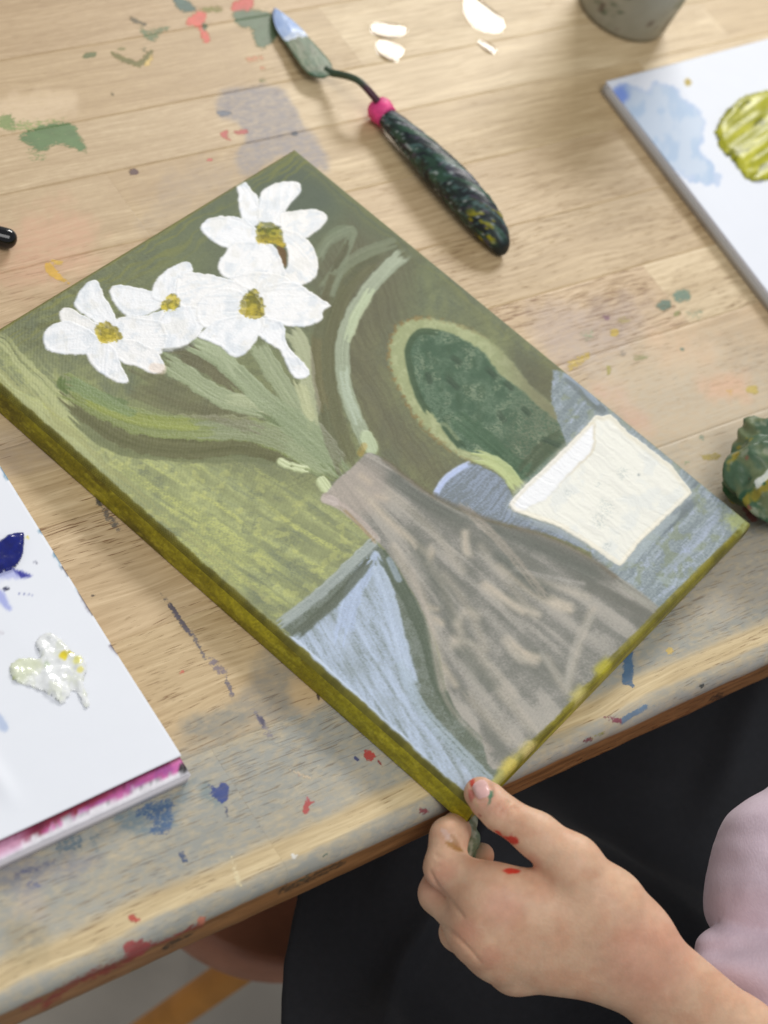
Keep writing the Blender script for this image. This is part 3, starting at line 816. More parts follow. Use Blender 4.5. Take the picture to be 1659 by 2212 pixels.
# dark leaf blades on the right of the flowers
leaf(C3((1480, 820), (1420, 640), (1390, 460), (1380, 300), (1420, 130), (1520, -20)), 17, (104, 106, 74), .85, .25, 40)
leaf(C3((1530, 800), (1460, 600), (1430, 400), (1440, 220), (1500, 60), (1600, -60)), 14, (108, 108, 74), .8, .3, 41)
leaf(C3((1400, 560), (1370, 400), (1370, 240)), 12, (118, 112, 74), .7, .35, 42)
leaf(C1((1370, 1110), (1400, 1050), (1440, 1015), (1500, 992), (1518, 1010), (1490, 1080), (1440, 1180)), 10, (124, 132, 102), .75, .35, 43)
leaf(C1((1420, 1020), (1470, 990), (1510, 1000)), 9, (128, 140, 112), .6, .3, 44)
leaf(C1((1400, 1230), (1460, 1180), (1560, 1130), (1659, 1070)), 14, (112, 116, 84), .7, .3, 45)
leaf(C3((1600, 740), (1575, 690), (1540, 610), (1500, 500), (1480, 390), (1485, 280), (1520, 170), (1590, 60), (1680, -40), (1745, -90)), 16, (142, 154, 124), .95, .22, 46, h=.00012)
leaf(C3((1605, 740), (1585, 690)), 15, (176, 190, 150), .95, .1, 47, h=.00025)
leaf(C3((1545, 620), (1500, 500), (1485, 400)), 10, (170, 184, 160), .75, .45, 48, h=.0001)
leaf(C3((1510, 260), (1540, 170), (1600, 70)), 11, (176, 190, 148), .8, .4, 49, h=.0001)
leaf(C3((1560, 760), (1575, 730)), 7, (170, 140, 60), .6, .4, 51)
for a, b in (((1215, 800), (1235, 812)), ((1262, 820), (1320, 832)), ((1390, 885), (1412, 915))):
    leaf(C3(a, b), 9 if a[0] != 1390 else 12, (196, 206, 158), .95, .05, 52, h=.0003)
leaf(C1((1375, 1120), (1420, 1045), (1500, 1000), (1525, 1005), (1495, 1090), (1460, 1190), (1425, 1290)), 9, (138, 147, 120), .85, .3, 340)
leaf(C1((1400, 1250), (1470, 1160), (1570, 1095), (1690, 1050)), 13, (134, 142, 114), .8, .3, 341)
leaf(C1((1440, 1160), (1480, 1100), (1500, 1050)), 7, (96, 94, 66), .8, .2, 342)
leaf(C1((1390, 1340), (1420, 1240), (1440, 1180)), 8, (100, 96, 66), .7, .25, 343)
leaf(C1((1480, 1230), (1560, 1150), (1640, 1110)), 7, (98, 100, 72), .7, .25, 344)

# --- cactus with its pale rim
ring_o = C4((25, 290), (55, 220), (120, 182), (220, 182), (320, 208), (420, 250), (500, 312), (560, 380), (620, 455), (700, 535), (800, 620), (850, 680), (700, 800), (590, 925), (540, 900), (500, 850), (440, 812), (350, 785), (250, 715), (170, 640), (110, 555), (60, 470), (28, 380))
m, d = poly_mask(ring_o, 5, 5, seed=1)
over(m * (.80 + .2 * nC), (172, 180, 132)); ident[d < 0] = 6
over(m * ss(.45, .7, fbm(PX / 14, PY / 14, 60)) * .5, (194, 200, 154))
over(m * ss(-40, 80, (PX - 1080) * .8 + (PY - 760) * -.1) * .8, (124, 122, 92))
over(ss(8, 2, np.abs(d)) * ss(1120, 850, PX) * ss(.42, .6, nC) * .7, (142, 116, 66))
inner = C4((100, 310), (130, 255), (180, 236), (260, 238), (350, 275), (430, 330), (500, 420), (590, 490), (690, 580), (800, 680), (740, 760), (640, 875), (590, 870), (530, 830), (470, 780), (370, 752), (310, 715), (220, 600), (160, 540), (120, 430))
m, d = poly_mask(inner, 4, 4, seed=2)
over(m, (68, 98, 72))
over(m * ss(.30, .58, fbm(PX / 30, PY / 30, 61)) * ss(.2, .8, weave + .1) * .75, (116, 138, 112))
over(m * ss(.55, .75, fbm(PX / 18, PY / 30, 62)) * .6, (64, 92, 64))
over(m * ss(-10, 70, (PX - 1110) * .7 + (PY - 800) * .3) * ss(.3, .7, weave) * .7, (118, 122, 96))
over(m * ss(.5, .7, nB) * ss(.4, .7, weave) * .6, (154, 164, 134))
stroke(C4((230, 240), (150, 240), (105, 310), (115, 400), (150, 510), (190, 580)), 7, (62, 86, 56), .85, .2, 63)
stroke(C4((255, 625), (290, 680), (340, 735)), 8, (56, 82, 54), .9, .15, 64)
stroke(C4((330, 620), (460, 720), (560, 810), (640, 850)), 20, (66, 98, 68), .7, .25, 65)
stroke(C4((620, 830), (700, 740), (780, 690)), 18, (74, 88, 60), .7, .25, 66)
for q in (((280, 440), (320, 480)), ((450, 400), (480, 430)), ((605, 570), (625, 590)), ((530, 460), (550, 480)), ((190, 420), (200, 450)), ((690, 700), (760, 730)), ((300, 350), (330, 370)), ((500, 590), (520, 620))):
    stroke(C4(*q), 6, (54, 76, 54), .8, .2, 67)
stroke(C4((240, 640), (270, 640), (320, 700)), 4, (170, 180, 140), .6, .4, 68)
stroke(C4((400, 775), (460, 790), (520, 830), (585, 915)), 14, (178, 190, 124), .9, .15, 69, h=.0001)

# --- blue-grey tabletop right and the little piece left of the pot
blue = (138, 150, 158)
right_t = [(1195, 800), (1228, 808), (1260, 830), (1700, 1195), (1650, 1240), (1395, 1330), (1330, 1260), (1280, 1220), (1260, 1060), (1190, 860)]
m, d = poly_mask(right_t, 3, 5, False, 3)
over(m, (132, 144, 148)); ident[(d < 0)] = 9
bd = bristle(-47, 5, 90, 70)
over(m * ss(.3, .62, bd * .4 + weave * .5) * .85, (168, 180, 184))
over(m * ss(.5, .72, bd * .5 + nB * .5) * ss(.25, .65, weave) * .85, (182, 193, 216))
over(m * ss(40, 10, np.abs((PX - 1450) * .7 + (PY - 1160) * .7 - 5)) * .0, blue)
over(m * ss(.55, .7, fbm(PX / 20, PY / 20, 71)) * .55, (140, 150, 118))
stroke(C4((1160, 1100), (1260, 1010), (1340, 930)), 22, (112, 123, 130), .8, .25, 72)
stroke(C4((1040, 1250), (1150, 1130), (1260, 1020)), 12, (178, 190, 192), .7, .3, 73)
stroke(C4((800, 440), (900, 540), (1060, 700), (1250, 860)), 10, (108, 118, 120), .7, .3, 74)
stroke(C4((790, 425), (840, 450), (920, 540)), 9, (166, 180, 200), .7, .35, 75)
stroke(C4((1200, 1300), (1260, 1240), (1360, 1130), (1450, 1020)), 9, (170, 182, 206), .55, .55, 76)
stroke(C4((1180, 1310), (1300, 1327)), 7, (176, 190, 196), .5, .55, 78)
small_t = C4((215, 945), (250, 890), (300, 845), (370, 805), (450, 830), (520, 880), (560, 960), (545, 1000), (640, 1045), (760, 1090), (900, 1190), (760, 1130), (600, 1085), (420, 1040), (300, 990))
m, d = poly_mask(small_t, 3, 3, True, 4)
over(m, (124, 134, 140)); ident[d < 0] = 9
over(m * ss(.35, .62, bristle(-45, 4, 60, 79) * .5 + weave * .45) * .9, (152, 165, 186))
stroke(C4((225, 935), (260, 880), (310, 840), (365, 808)), 7, (182, 198, 238), .9, .15, 80, h=.00012)
stroke(C4((640, 1060), (760, 1100), (880, 1170)), 7, (160, 170, 176), .7, .4, 81)

# --- left blue cloth
cloth = [(604, 1346), (640, 1318), (720, 1250), (808, 1163), (850, 1215), (890, 1280), (925, 1345), (950, 1425), (968, 1490), (1005, 1550), (1080, 1640), (1040, 1760), (880, 1640)]
m, d = poly_mask(cloth, 3, 3, False, 5)
over(m, (102, 112, 96)); ident[d < 0] = 8
over(m * ss(.3, .75, weave + (nB - .5)) * .6, (142, 150, 144))
wedge = [(625, 1385), (690, 1340), (740, 1290), (805, 1205), (835, 1270), (860, 1350), (890, 1440), (900, 1520), (950, 1590), (1040, 1690), (1000, 1740), (850, 1610), (700, 1460)]
m2, d2 = poly_mask(wedge, 14, 8, False, 6)
bl = .6 * bristle(57, 7, 190, 82, 3) + .4 * bristle(72, 9, 120, 83, 3)
over(m2 * ss(.05, .55, bl * .5 + weave * .35 + nA * .15) * .95, (170, 184, 200))
over(m2 * ss(.34, .70, bl * .6 + weave * .15 + nA * .25) * .92, (194, 209, 231))
over(m2 * ss(.55, .75, fbm(PX / 40, PY / 40, 83)) * ss(.3, .7, weave) * .35, (138, 147, 142))
stroke([(808, 1205), (840, 1290), (865, 1390), (890, 1480)], 16, (190, 205, 226), .85, .35, 84)
stroke([(800, 1210), (760, 1290), (740, 1380)], 20, (186, 202, 230), .8, .35, 85)
stroke([(870, 1440), (910, 1530), (990, 1620), (1060, 1690)], 13, (176, 192, 206), .7, .45, 86)
stroke([(640, 1370), (720, 1300), (795, 1215)], 11, (92, 100, 84), .85, .2, 87)
stroke([(608, 1345), (680, 1290), (740, 1235), (812, 1166)], 12, (152, 162, 158), .95, .15, 88, h=.0001)
stroke([(830, 1200), (880, 1290), (920, 1380), (945, 1470), (985, 1550)], 14, (88, 100, 82), .8, .2, 89)
stroke([(842, 1208), (862, 1250)], 7, (172, 186, 200), .7, .3, 90)
stroke([(620, 1375), (700, 1448), (800, 1540), (900, 1630), (1000, 1728)], 11, (192, 206, 226), .9, .12, 91, h=.0002)

# --- vase
vase = [(704, 1078), (712, 1058), (730, 1035), (762, 1008), (795, 978), (830, 990), (870, 1022), (930, 1066), (990, 1098), (1060, 1124), (1140, 1145), (1210, 1170), (1280, 1208), (1340, 1250), (1425, 1325), (1385, 1390), (1300, 1480), (1085, 1660), (1040, 1592), (1000, 1550), (970, 1500), (955, 1440), (945, 1395), (920, 1330), (890, 1275), (855, 1215), (815, 1165), (770, 1118), (735, 1090)]
m, d = poly_mask(vase, 3, 2, True, 7)
over(m, (120, 121, 112)); ident[d < 0] = 5
# strokes fan out from the neck
ang = np.arctan2(PY - 900, PX - 640); rad = np.hypot(PX - 640, PY - 900)
fan = .6 * vn(ang * 24 + nA, rad / 200, 92) + .4 * vn(ang * 70, rad / 120, 93)
over(m * ss(.22, .72, fan * .6 + weave * .4 + (nA - .5) * .5) * .85, (156, 153, 146))
over(m * ss(.46, .82, fan * .85 + weave * .2 + (nA - .5) * .4) * .62, (190, 183, 171))
over(m * ss(0, 60, (PX - 1080) * .6 - (PY - 1150) * .75) * ss(.2, .6, 1 - fan) * .6, (104, 104, 94))
over(m * ss(60, 10, np.hypot((PX - 760) * .8, (PY - 1050)) - 30) * .75, (182, 170, 158))
for q in ([(780, 1025), (800, 1040)], [(815, 1070), (835, 1075)], [(800, 1080), (850, 1130), (930, 1200)], [(925, 1215), (935, 1190)], [(1005, 1150), (1008, 1190)], [(1050, 1262), (1090, 1290), (1130, 1320)], [(925, 1310), (945, 1315)], [(940, 1335), (955, 1345)], [(1135, 1410), (1165, 1420)], [(960, 1440), (985, 1480)], [(1110, 1390), (1150, 1425)], [(1190, 1290), (1230, 1310)], [(1080, 1220), (1150, 1280), (1230, 1320)]):
    stroke(q, 5, (210, 195, 172), .6, .3, 94 + len(q), soft=9)
for q, w_, al in (([(776, 1055), (809, 1087), (841, 1127), (881, 1159), (917, 1195), (931, 1181)], 6, .8), ([(924, 1210), (946, 1246), (964, 1289), (982, 1332), (996, 1365)], 7, .7),
                 ([(852, 1181), (881, 1235), (910, 1282), (928, 1332), (938, 1379), (953, 1433), (960, 1483)], 8, .7), ([(1007, 1149), (1007, 1181), (1014, 1195)], 7, .8),
                 ([(1046, 1264), (1082, 1289), (1118, 1311), (1161, 1325)], 8, .8), ([(989, 1343), (1007, 1321), (1032, 1329)], 8, .6), ([(978, 1393), (996, 1383), (1028, 1397), (1050, 1433)], 8, .6),
                 ([(1097, 1383), (1122, 1415), (1154, 1426)], 11, .8), ([(1190, 1298), (1230, 1313)], 11, .75), ([(1150, 1248), (1270, 1288)], 6, .6),
                 ([(1224, 1493), (1244, 1408), (1280, 1318)], 8, .65), ([(980, 1378), (1040, 1448), (1110, 1528), (1150, 1578)], 9, .55), ([(960, 1240), (1010, 1310), (1050, 1400)], 7, .5),
                 ([(1040, 1180), (1100, 1260), (1160, 1330)], 7, .45), ([(840, 1060), (930, 1140), (1000, 1230)], 8, .5), ([(1010, 1500), (1060, 1560), (1100, 1600)], 9, .5),
                 ([(1180, 1420), (1215, 1480)], 7, .55), ([(1060, 1440), (1110, 1500)], 8, .45)):
    stroke(q, w_ + 1, (204, 193, 175), al * .78, .30, 300 + int(q[0][0]), soft=10)
for q in ([(1060, 1140), (1160, 1180), (1280, 1240)], [(1080, 1200), (1180, 1280)], [(900, 1180), (960, 1290), (975, 1330)], [(1000, 1410), (1060, 1480)], [(850, 1030), (930, 1085), (1010, 1125)]):
    stroke(q, 14, (100, 105, 96), .6, .25, 330 + int(q[0][1]), soft=14)
stroke([(1110, 1225), (1180, 1245), (1260, 1260)], 5, (176, 172, 164), .6, .5, 98, soft=5)
stroke([(1000, 1090), (1090, 1180), (1180, 1290)], 9, (180, 168, 152), .5, .5, 99)
stroke([(1225, 1470), (1240, 1400), (1280, 1330)], 6, (176, 172, 162), .6, .45, 100, soft=6)
stroke([(1225, 1480), (1190, 1440), (1170, 1410)], 6, (172, 168, 158), .5, .45, 101, soft=6)
stroke([(890, 1230), (930, 1350), (945, 1450), (975, 1530), (1060, 1620)], 5, (184, 174, 162), .5, .35, 102, soft=6)
stroke([(710, 1078), (735, 1090), (775, 1122), (815, 1165)], 9, (190, 176, 166), .85, .2, 103)
stroke([(705, 1075), (722, 1082)], 11, (186, 172, 164), .9, .1, 104, h=.0001)
stroke([(745, 1100), (780, 1135), (812, 1170)], 3, (150, 118, 64), .4, .45, 105)
stroke([(830, 990), (930, 1064), (1060, 1122), (1180, 1156), (1280, 1206), (1330, 1246)], 5, (108, 96, 72), .5, .35, 106, soft=5)
stroke([(1340, 1255), (1420, 1320)], 10, (160, 158, 146), .7, .25, 107)

# --- white pot
pot = C4((538, 985), (560, 955), (600, 910), (720, 800), (850, 670), (912, 600), (945, 604), (980, 594), (1050, 670), (1150, 745), (1240, 815), (1335, 935), (1250, 1015), (1110, 1145), (1022, 1258), (880, 1160), (760, 1085), (640, 1042), (560, 1015))
pot_s = []
for i in range(len(pot)):        # keep the corners, round lightly
    a = np.array(pot[i - 1]); b = np.array(pot[i]); c = np.array(pot[(i + 1) % len(pot)])
    pot_s += [b * .8 + a * .2, b * .97 + (a + c) * .015, b * .8 + c * .2]
m, d = poly_mask(pot_s, 1.6, 2.2, False, 8)
over(m, (240, 239, 228)); ident[d < 0] = 7
over(ss(14, 0, d) * (d > -1) * .5, (176, 186, 190))
s_, t_ = dirn(-42)
pb = bristle(38, 5, 90, 110)
over(m * ss(.5, .8, pb) * .6, (226, 225, 216))
over(m * ss(.5, .7, fbm(PX / 40, PY / 40, 111)) * .5, (222, 226, 224))
for q, r in (((960, 1000), 30), ((1030, 850), 20), ((930, 1060), 22), ((800, 930), 14), ((960, 1170), 16), ((930, 900), 12)):
    cx, cy = C4(q)[0]
    over(m * ss(r, 0, np.hypot(PX - cx, PY - cy) + (nC - .5) * 22) * ss(.45, .6, nD * .6 + weave * .4) * .6, (186, 194, 190))
over(m * ss(5, 0, np.hypot(PX - C4((1100, 858))[0][0], PY - C4((1100, 858))[0][1])) * .8, (140, 150, 152))
rim = C4((538, 985), (600, 910), (720, 800), (850, 672), (905, 640), (905, 720), (890, 768), (790, 862), (700, 960), (640, 985), (590, 1015))
mr, dr = poly_mask(rim, 3, 4, True, 9)
over(mr * m, (243, 244, 246))
over(ss(5, 1, np.abs(dr)) * m * ss(C4((700, 0))[0][0], C4((900, 0))[0][0], PX) * .4, (210, 196, 160))
edge = ss(9, 2, np.abs(d + 5)); over(edge * m * .45, (232, 222, 196))
hp = m * (0.00022 + 0.00022 * (pb - .5) + 0.00012 * mr) + ss(5, 1, np.abs(d + 3)) * m * .00012
hgt = np.maximum(hgt, hp); thick = np.maximum(thick, m)

# --- white flowers
def petal(pts, centre, fid, warm=0.0, seed=0):
    global hgt, thick
    m, d = poly_mask(pts, 1.8, 2.6, True, 120 + seed)
    c = np.asarray(pts, float).mean(0)
    a = math.degrees(math.atan2(c[1] - centre[1], c[0] - centre[0]))
    br = .5 * bristle(a, 4.5, 70, 130 + seed, 6) + .5 * fbm(PX / 12, PY / 12, 135 + seed)
    col = lerp((240, 241, 243), (243, 238, 230), np.full(PX.shape, warm))
    col = lerp(col, (220, 226, 231), ss(.5, .75, br) * .6)
    col = lerp(col, (228, 227, 222), ss(.5, .75, nB) * .6)
    col = lerp(col, (206, 214, 222), ss(.52, .72, fbm(PX / 26, PY / 26, 180 + seed)) * .5)
    over(m, col)
    ident[d < 0] = fid
    ridge = ss(6, 1, np.abs(d + 2.5))
    hh = m * (0.00022 + 0.00022 * (br - .4)) + ridge * m * 0.00010
    hgt = np.where(m > .5, hh, np.maximum(hgt, hh)); thick = np.maximum(thick, m)

def eye(pts, c1, c2, fid, seed=0):
    global hgt
    m, d = poly_mask(pts, 2, 7.5, True, 160 + seed)
    cy = np.mean([p[1] for p in pts])
    over(m, lerp(c1, c2, ss(-14, 16, PY - cy + (nC - .5) * 24)))
    over(m * ss(.5, .66, nC) * .55, (98, 96, 40))
    over(m * ss(.5, .66, vn(PX / 8, PY / 6, 161 + seed)) * .5, (226, 206, 70))
    hgt = np.where(m > .4, 0.00008 + 0.0002 * (nC - .5), hgt)

cA, cB_, cC_, cD = (582, 508), (232, 719), (365, 652), (545, 660)
petal(C1((1020, 795), (1050, 778), (1085, 820), (1112, 850), (1120, 900), (1115, 965), (1080, 985), (1045, 950), (1030, 900), (1028, 840)), cA, 1, 0, 1)
petal(C1((1120, 850), (1160, 805), (1230, 785), (1290, 792), (1300, 825), (1270, 862), (1235, 910), (1228, 970), (1150, 985), (1115, 965)), cA, 1, .2, 2)
petal(C1((1215, 925), (1290, 908), (1380, 908), (1414, 940), (1395, 975), (1360, 1005), (1310, 1035), (1240, 1030), (1210, 975)), cA, 1, .5, 3)
petal(C1((865, 985), (890, 950), (940, 935), (1000, 935), (1055, 948), (1110, 990), (1115, 1040), (1040, 1062), (980, 1072), (920, 1045), (885, 1015)), cA, 1, 0, 4)
petal(C1((1210, 985), (1290, 1010), (1350, 1060), (1375, 1130), (1362, 1200), (1300, 1232), (1230, 1222), (1200, 1192), (1240, 1150), (1240, 1080), (1218, 1040)), cA, 1, .5, 5)
petal(C1((1000, 1050), (1100, 1043), (1180, 1060), (1222, 1130), (1228, 1200), (1130, 1215), (1000, 1208), (950, 1180), (945, 1130), (975, 1090)), cA, 1, .2, 6)
eye(C1((1130, 960), (1195, 972), (1222, 1030), (1224, 1072), (1180, 1056), (1112, 1042), (1104, 1000)), (112, 116, 34), (196, 172, 48), 1, 1)
m, d = poly_mask(C1((1195, 1062), (1232, 1078), (1238, 1130), (1232, 1155), (1215, 1120)), 2, 2, True, 171); over(m, (112, 84, 42)); hgt *= (1 - m)

petal(C3((475, 60), (500, 38), (560, 42), (640, 60), (695, 80), (700, 130), (660, 155), (600, 178), (555, 178), (510, 140), (480, 95)), cC_, 3, 0, 11)
petal(C3((650, 80), (690, -4), (770, -54), (820, -60), (832, -24), (795, -4), (762, 36), (750, 100), (700, 115)), cC_, 3, 0, 12)
petal(C3((762, 20), (780, -6), (830, -19), (950, 1), (1060, 36), (1065, 90), (1000, 135), (900, 165), (800, 145), (762, 105)), cC_, 3, .3, 13)
petal(C3((560, 178), (640, 165), (730, 140), (745, 180), (715, 290), (690, 335), (620, 300), (560, 262), (530, 220)), cC_, 3, .2, 15)
petal(C3((740, 140), (850, 130), (885, 200), (850, 262), (780, 312), (700, 322), (670, 270), (700, 180)), cC_, 3, 0, 14)

petal(C3((1000, 0), (1130, -20), (1245, 10), (1270, 90), (1210, 140), (1140, 130), (1095, 72), (1040, 45)), cD, 4, .3, 21)
petal(C3((855, 110), (950, 50), (1050, 70), (1065, 150), (1010, 205), (900, 225), (855, 190)), cD, 4, .2, 25)
petal(C3((1130, 60), (1240, 20), (1300, 35), (1360, 78), (1430, 122), (1398, 148), (1388, 188), (1310, 216), (1220, 208), (1140, 175)), cD, 4, .2, 22)
petal(C3((1110, 180), (1180, 180), (1228, 212), (1242, 290), (1292, 350), (1337, 402), (1330, 432), (1278, 440), (1242, 388), (1208, 320), (1150, 282), (1110, 240)), cD, 4, 0, 23)
petal(C3((862, 250), (950, 185), (1060, 165), (1145, 185), (1112, 270), (1062, 330), (1010, 347), (950, 302), (870, 268)), cD, 4, 0, 24)

petal(C3((500, 195), (540, 172), (600, 178), (700, 200), (722, 270), (690, 325), (600, 315), (510, 275)), cB_, 2, .2, 35)
petal(C3((320, 112), (345, 60), (392, 18), (425, 24), (440, 60), (455, 95), (490, 150), (508, 215), (470, 225), (420, 210), (370, 172), (335, 150)), cB_, 2, 0, 31)
petal(C3((256, 160), (280, 135), (310, 140), (360, 170), (425, 210), (435, 255), (380, 275), (310, 232), (265, 192)), cB_, 2, .5, 32)
petal(C3((184, 270), (200, 230), (250, 200), (300, 194), (380, 230), (440, 285), (405, 322), (340, 340), (260, 335), (205, 320)), cB_, 2, 0, 33)
petal(C3((455, 280), (540, 268), (640, 300), (690, 340), (712, 400), (662, 422), (590, 390), (540, 378), (500, 350)), cB_, 2, .3, 36)
petal(C3((374, 322), (420, 275), (492, 308), (522, 380), (557, 452), (520, 462), (470, 440), (400, 392), (378, 352)), cB_, 2, 0, 34)
eye(C3((415, 225), (455, 195), (490, 212), (524, 262), (500, 282), (440, 288), (414, 262)), (150, 138, 44), (200, 178, 46), 2, 2)
eye(C3((694, 115), (742, 78), (772, 105), (766, 142), (735, 148), (700, 142)), (190, 172, 56), (214, 198, 60), 3, 3)
eye(C3((1044, 104), (1090, 62), (1122, 78), (1142, 160), (1100, 182), (1038, 152)), (132, 126, 34), (176, 158, 44), 4, 4)
stroke(C3((660, 395), (700, 400)), 10, (226, 206, 188), .6, .3, 172)
stroke(C3((705, 318), (780, 312), (835, 290)), 4, (110, 112, 96), .6, .3, 173)

# --- painted rims: olive wraps over every edge
Umin = np.minimum(U, CW - U); Vmin = np.minimum(Vv, CH - Vv)
eb = (CW - U) * 1000; el = (CH - Vv) * 1000; et = U * 1000; er = Vv * 1000
ol = lerp((122, 114, 26), (150, 140, 34), ss(.35, .65, fbm(PX / 30, PY / 30, 180))) * (.9 + .2 * weave)[..., None]
wb = 2.9 + (fbm(PX / 70, PY / 70, 181) - .5) * 2.2 + (nC - .5) * .5
over(ss(wb + .45, wb - .45, eb) * ss(1080, 1150, PX) * .95, ol * .92)
over(ss(wb + .8, wb - .8, eb) * ss(1150, 1080, PX) * .9, (178, 172, 96))
for q, c in (((1145, 1620), (206, 190, 120)), ((1300, 1440), (186, 176, 44)), ((1250, 1500), (196, 184, 110)), ((1100, 1650), (210, 192, 90))):
    over(ss(34, 6, np.hypot(PX - q[0], PY - q[1]) + (nC - .5) * 20) * ss(6.5, 3, eb) * .9, c)
over(ss(40, 10, np.hypot(PX - 1598, PY - 1122) + (nC - .5) * 30) * .85, (206, 214, 146))
wl = 1.7 + (fbm(PX / 30, PY / 30, 182) - .5) * 2.0
over(ss(wl + .5, wl - .5, el) * .9, ol * .78)
over(ss(2.2, 1.0, er) * .35, (120, 124, 76))
over(ss(2.4, 1.2, et) * .5, (128, 122, 50))
hgt = hgt + 0.00006 * (nC - .5) + 0.00003 * (weave - .5)

# geometry of the stretched face, rounded over the bars
RR = 0.0024
dmin = np.minimum(Umin, Vmin)
t = np.clip(RR - dmin, 0, RR)
drop = RR - np.sqrt(np.maximum(RR * RR - t * t, 0))
sag = -0.0006 * np.sin(np.pi * U / CW) * np.sin(np.pi * Vv / CH)
Pc = canvas_world(U, Vv, CT - drop + sag + hgt * ss(0, .002, dmin))
nrm = grid_normals(Pc)
if nrm[NV // 2, NU // 2, 2] < 0: nrm = -nrm
wcol = np.stack([Umm, Vmm, 0 * Umm], -1)
canvas = thing('painted_canvas', 'stretched canvas painted with white flowers in a vase, its corner held over the table edge', 'painting', (0, 0, 0))
allF = grid_faces(NV, NU)
fid = ident.ravel()[allF[:, 0]]
pigment = lin(img)
motif = {0: ('painted_ground', None), 1: ('painted_flower', 'topmost white flower with an olive and yellow eye'), 2: ('painted_flower', 'white flower at the left end with a golden eye'),
         3: ('painted_flower', 'white flower with a small bright yellow eye'), 4: ('painted_flower', 'white flower with an olive eye and a long drooping petal'),
         5: ('painted_vase', 'greyish pink flaring vase'), 6: ('painted_cactus', 'dark green rounded cactus with a pale rim'), 7: ('painted_pot', 'thick creamy white pot'),
         8: ('painted_cloth', 'pale blue dry-brushed wedge of cloth'), 9: ('painted_tabletop', 'blue-grey painted tabletop')}
Pf = Pc.reshape(-1, 3); Nf = nrm.reshape(-1, 3); If = pigment.reshape(-1, 3); Wf = wcol.reshape(-1, 3); Tf = thick.ravel()
for k, (nm, lab) in motif.items():
    sel = allF[fid == k]
    if not len(sel): continue
    ids, inv = np.unique(sel.ravel(), return_inverse=True)
    Fk = inv.reshape(-1, 4)
    a, b, c = Pf[ids[Fk[0, 0]]], Pf[ids[Fk[0, 1]]], Pf[ids[Fk[0, 2]]]
    if np.cross(b - a, c - a)[2] < 0: Fk = Fk[:, ::-1]
    me = mesh_np(nm, Pf[ids], Fk, {'paint': If[ids], 'weave': Wf[ids], 'thick': Tf[ids]}, Nf[ids])
    o = link(nm, me, M_CANVAS, canvas)
    if lab: o['label'] = lab
# the four painted sides
def canvas_side(axis, end):
    L = CW if axis == 'u' else CH
    n = int(L / 0.0005)
    a = np.linspace(0, L, n); zz = np.linspace(CT - RR + 0.00002, 0.0004, 16)
    A, Z = np.meshgrid(a, zz)
    bul = 0.0004 * np.sin(np.pi * (CT - RR - Z) / (CT - RR))
    if axis == 'u':
        v = (CH + bul) if end else (-bul)
        P = canvas_world(A, v + 0 * A, Z)
    else:
        u = (CW + bul) if end else (-bul)
        P = canvas_world(u + 0 * A, A, Z)
    am = A * 1000; zm = Z * 1000
    n1 = fbm(am / 14, zm / 3.5, 190); n2 = fbm(am / 4, zm / 2, 191); n3 = vn(am / .55, zm / .8, 192)
    col = lerp((140, 131, 24), (172, 163, 36), ss(.35, .68, n1))
    col = lerp(col, (108, 99, 26), ss(.52, .72, fbm(am / 24, zm / 6, 193)) * .75)
    col = col * (0.86 + .26 * am / am.max())[..., None]
    col = lerp(col, (200, 191, 62), ss(.58, .75, n2) * .5)
    col = col * (0.86 + .28 * n3)[..., None]
    F = grid_faces(*A.shape)
    mid = P[8, n // 2]; out = mid - np.array([0, 0, mid[2]])
    q = P.reshape(-1, 3)
    f0 = F[len(F) // 2]
    if np.cross(q[f0[1]] - q[f0[0]], q[f0[2]] - q[f0[0]]) @ out < 0: F = F[:, ::-1]
    me = mesh_np('canvas_side', q, F, {'paint': lin(col).reshape(-1, 3), 'weave': np.stack([am, zm, 0 * am], -1).reshape(-1, 3), 'thick': np.zeros(A.size)})
    link('canvas_side', me, M_CANVAS, canvas)
for ax in 'uv':
    for e in (0, 1): canvas_side(ax, e)
M_BAR = mat_plain('bare_pine', (206, 178, 132), 0.6, 0.08, 60)
def bar(u0, u1, v0, v1):
    c = canvas_world(np.array([u0, u1, u1, u0]), np.array([v0, v0, v1, v1]), 0.0002)
    V = np.concatenate([c, c + [0, 0, 0.0085]])
    F = [(0, 1, 2, 3), (7, 6, 5, 4), (0, 4, 5, 1), (1, 5, 6, 2), (2, 6, 7, 3), (3, 7, 4, 0)]
    link('stretcher_bar', mesh_np('stretcher_bar', V, F), M_BAR, canvas, False)
bar(0.0006, CW - 0.0006, 0.0006, 0.03); bar(0.0006, CW - 0.0006, CH - 0.03, CH - 0.0006)
bar(0.0006, 0.03, 0.0305, CH - 0.0305); bar(CW - 0.03, CW - 0.0006, 0.0305, CH - 0.0305)

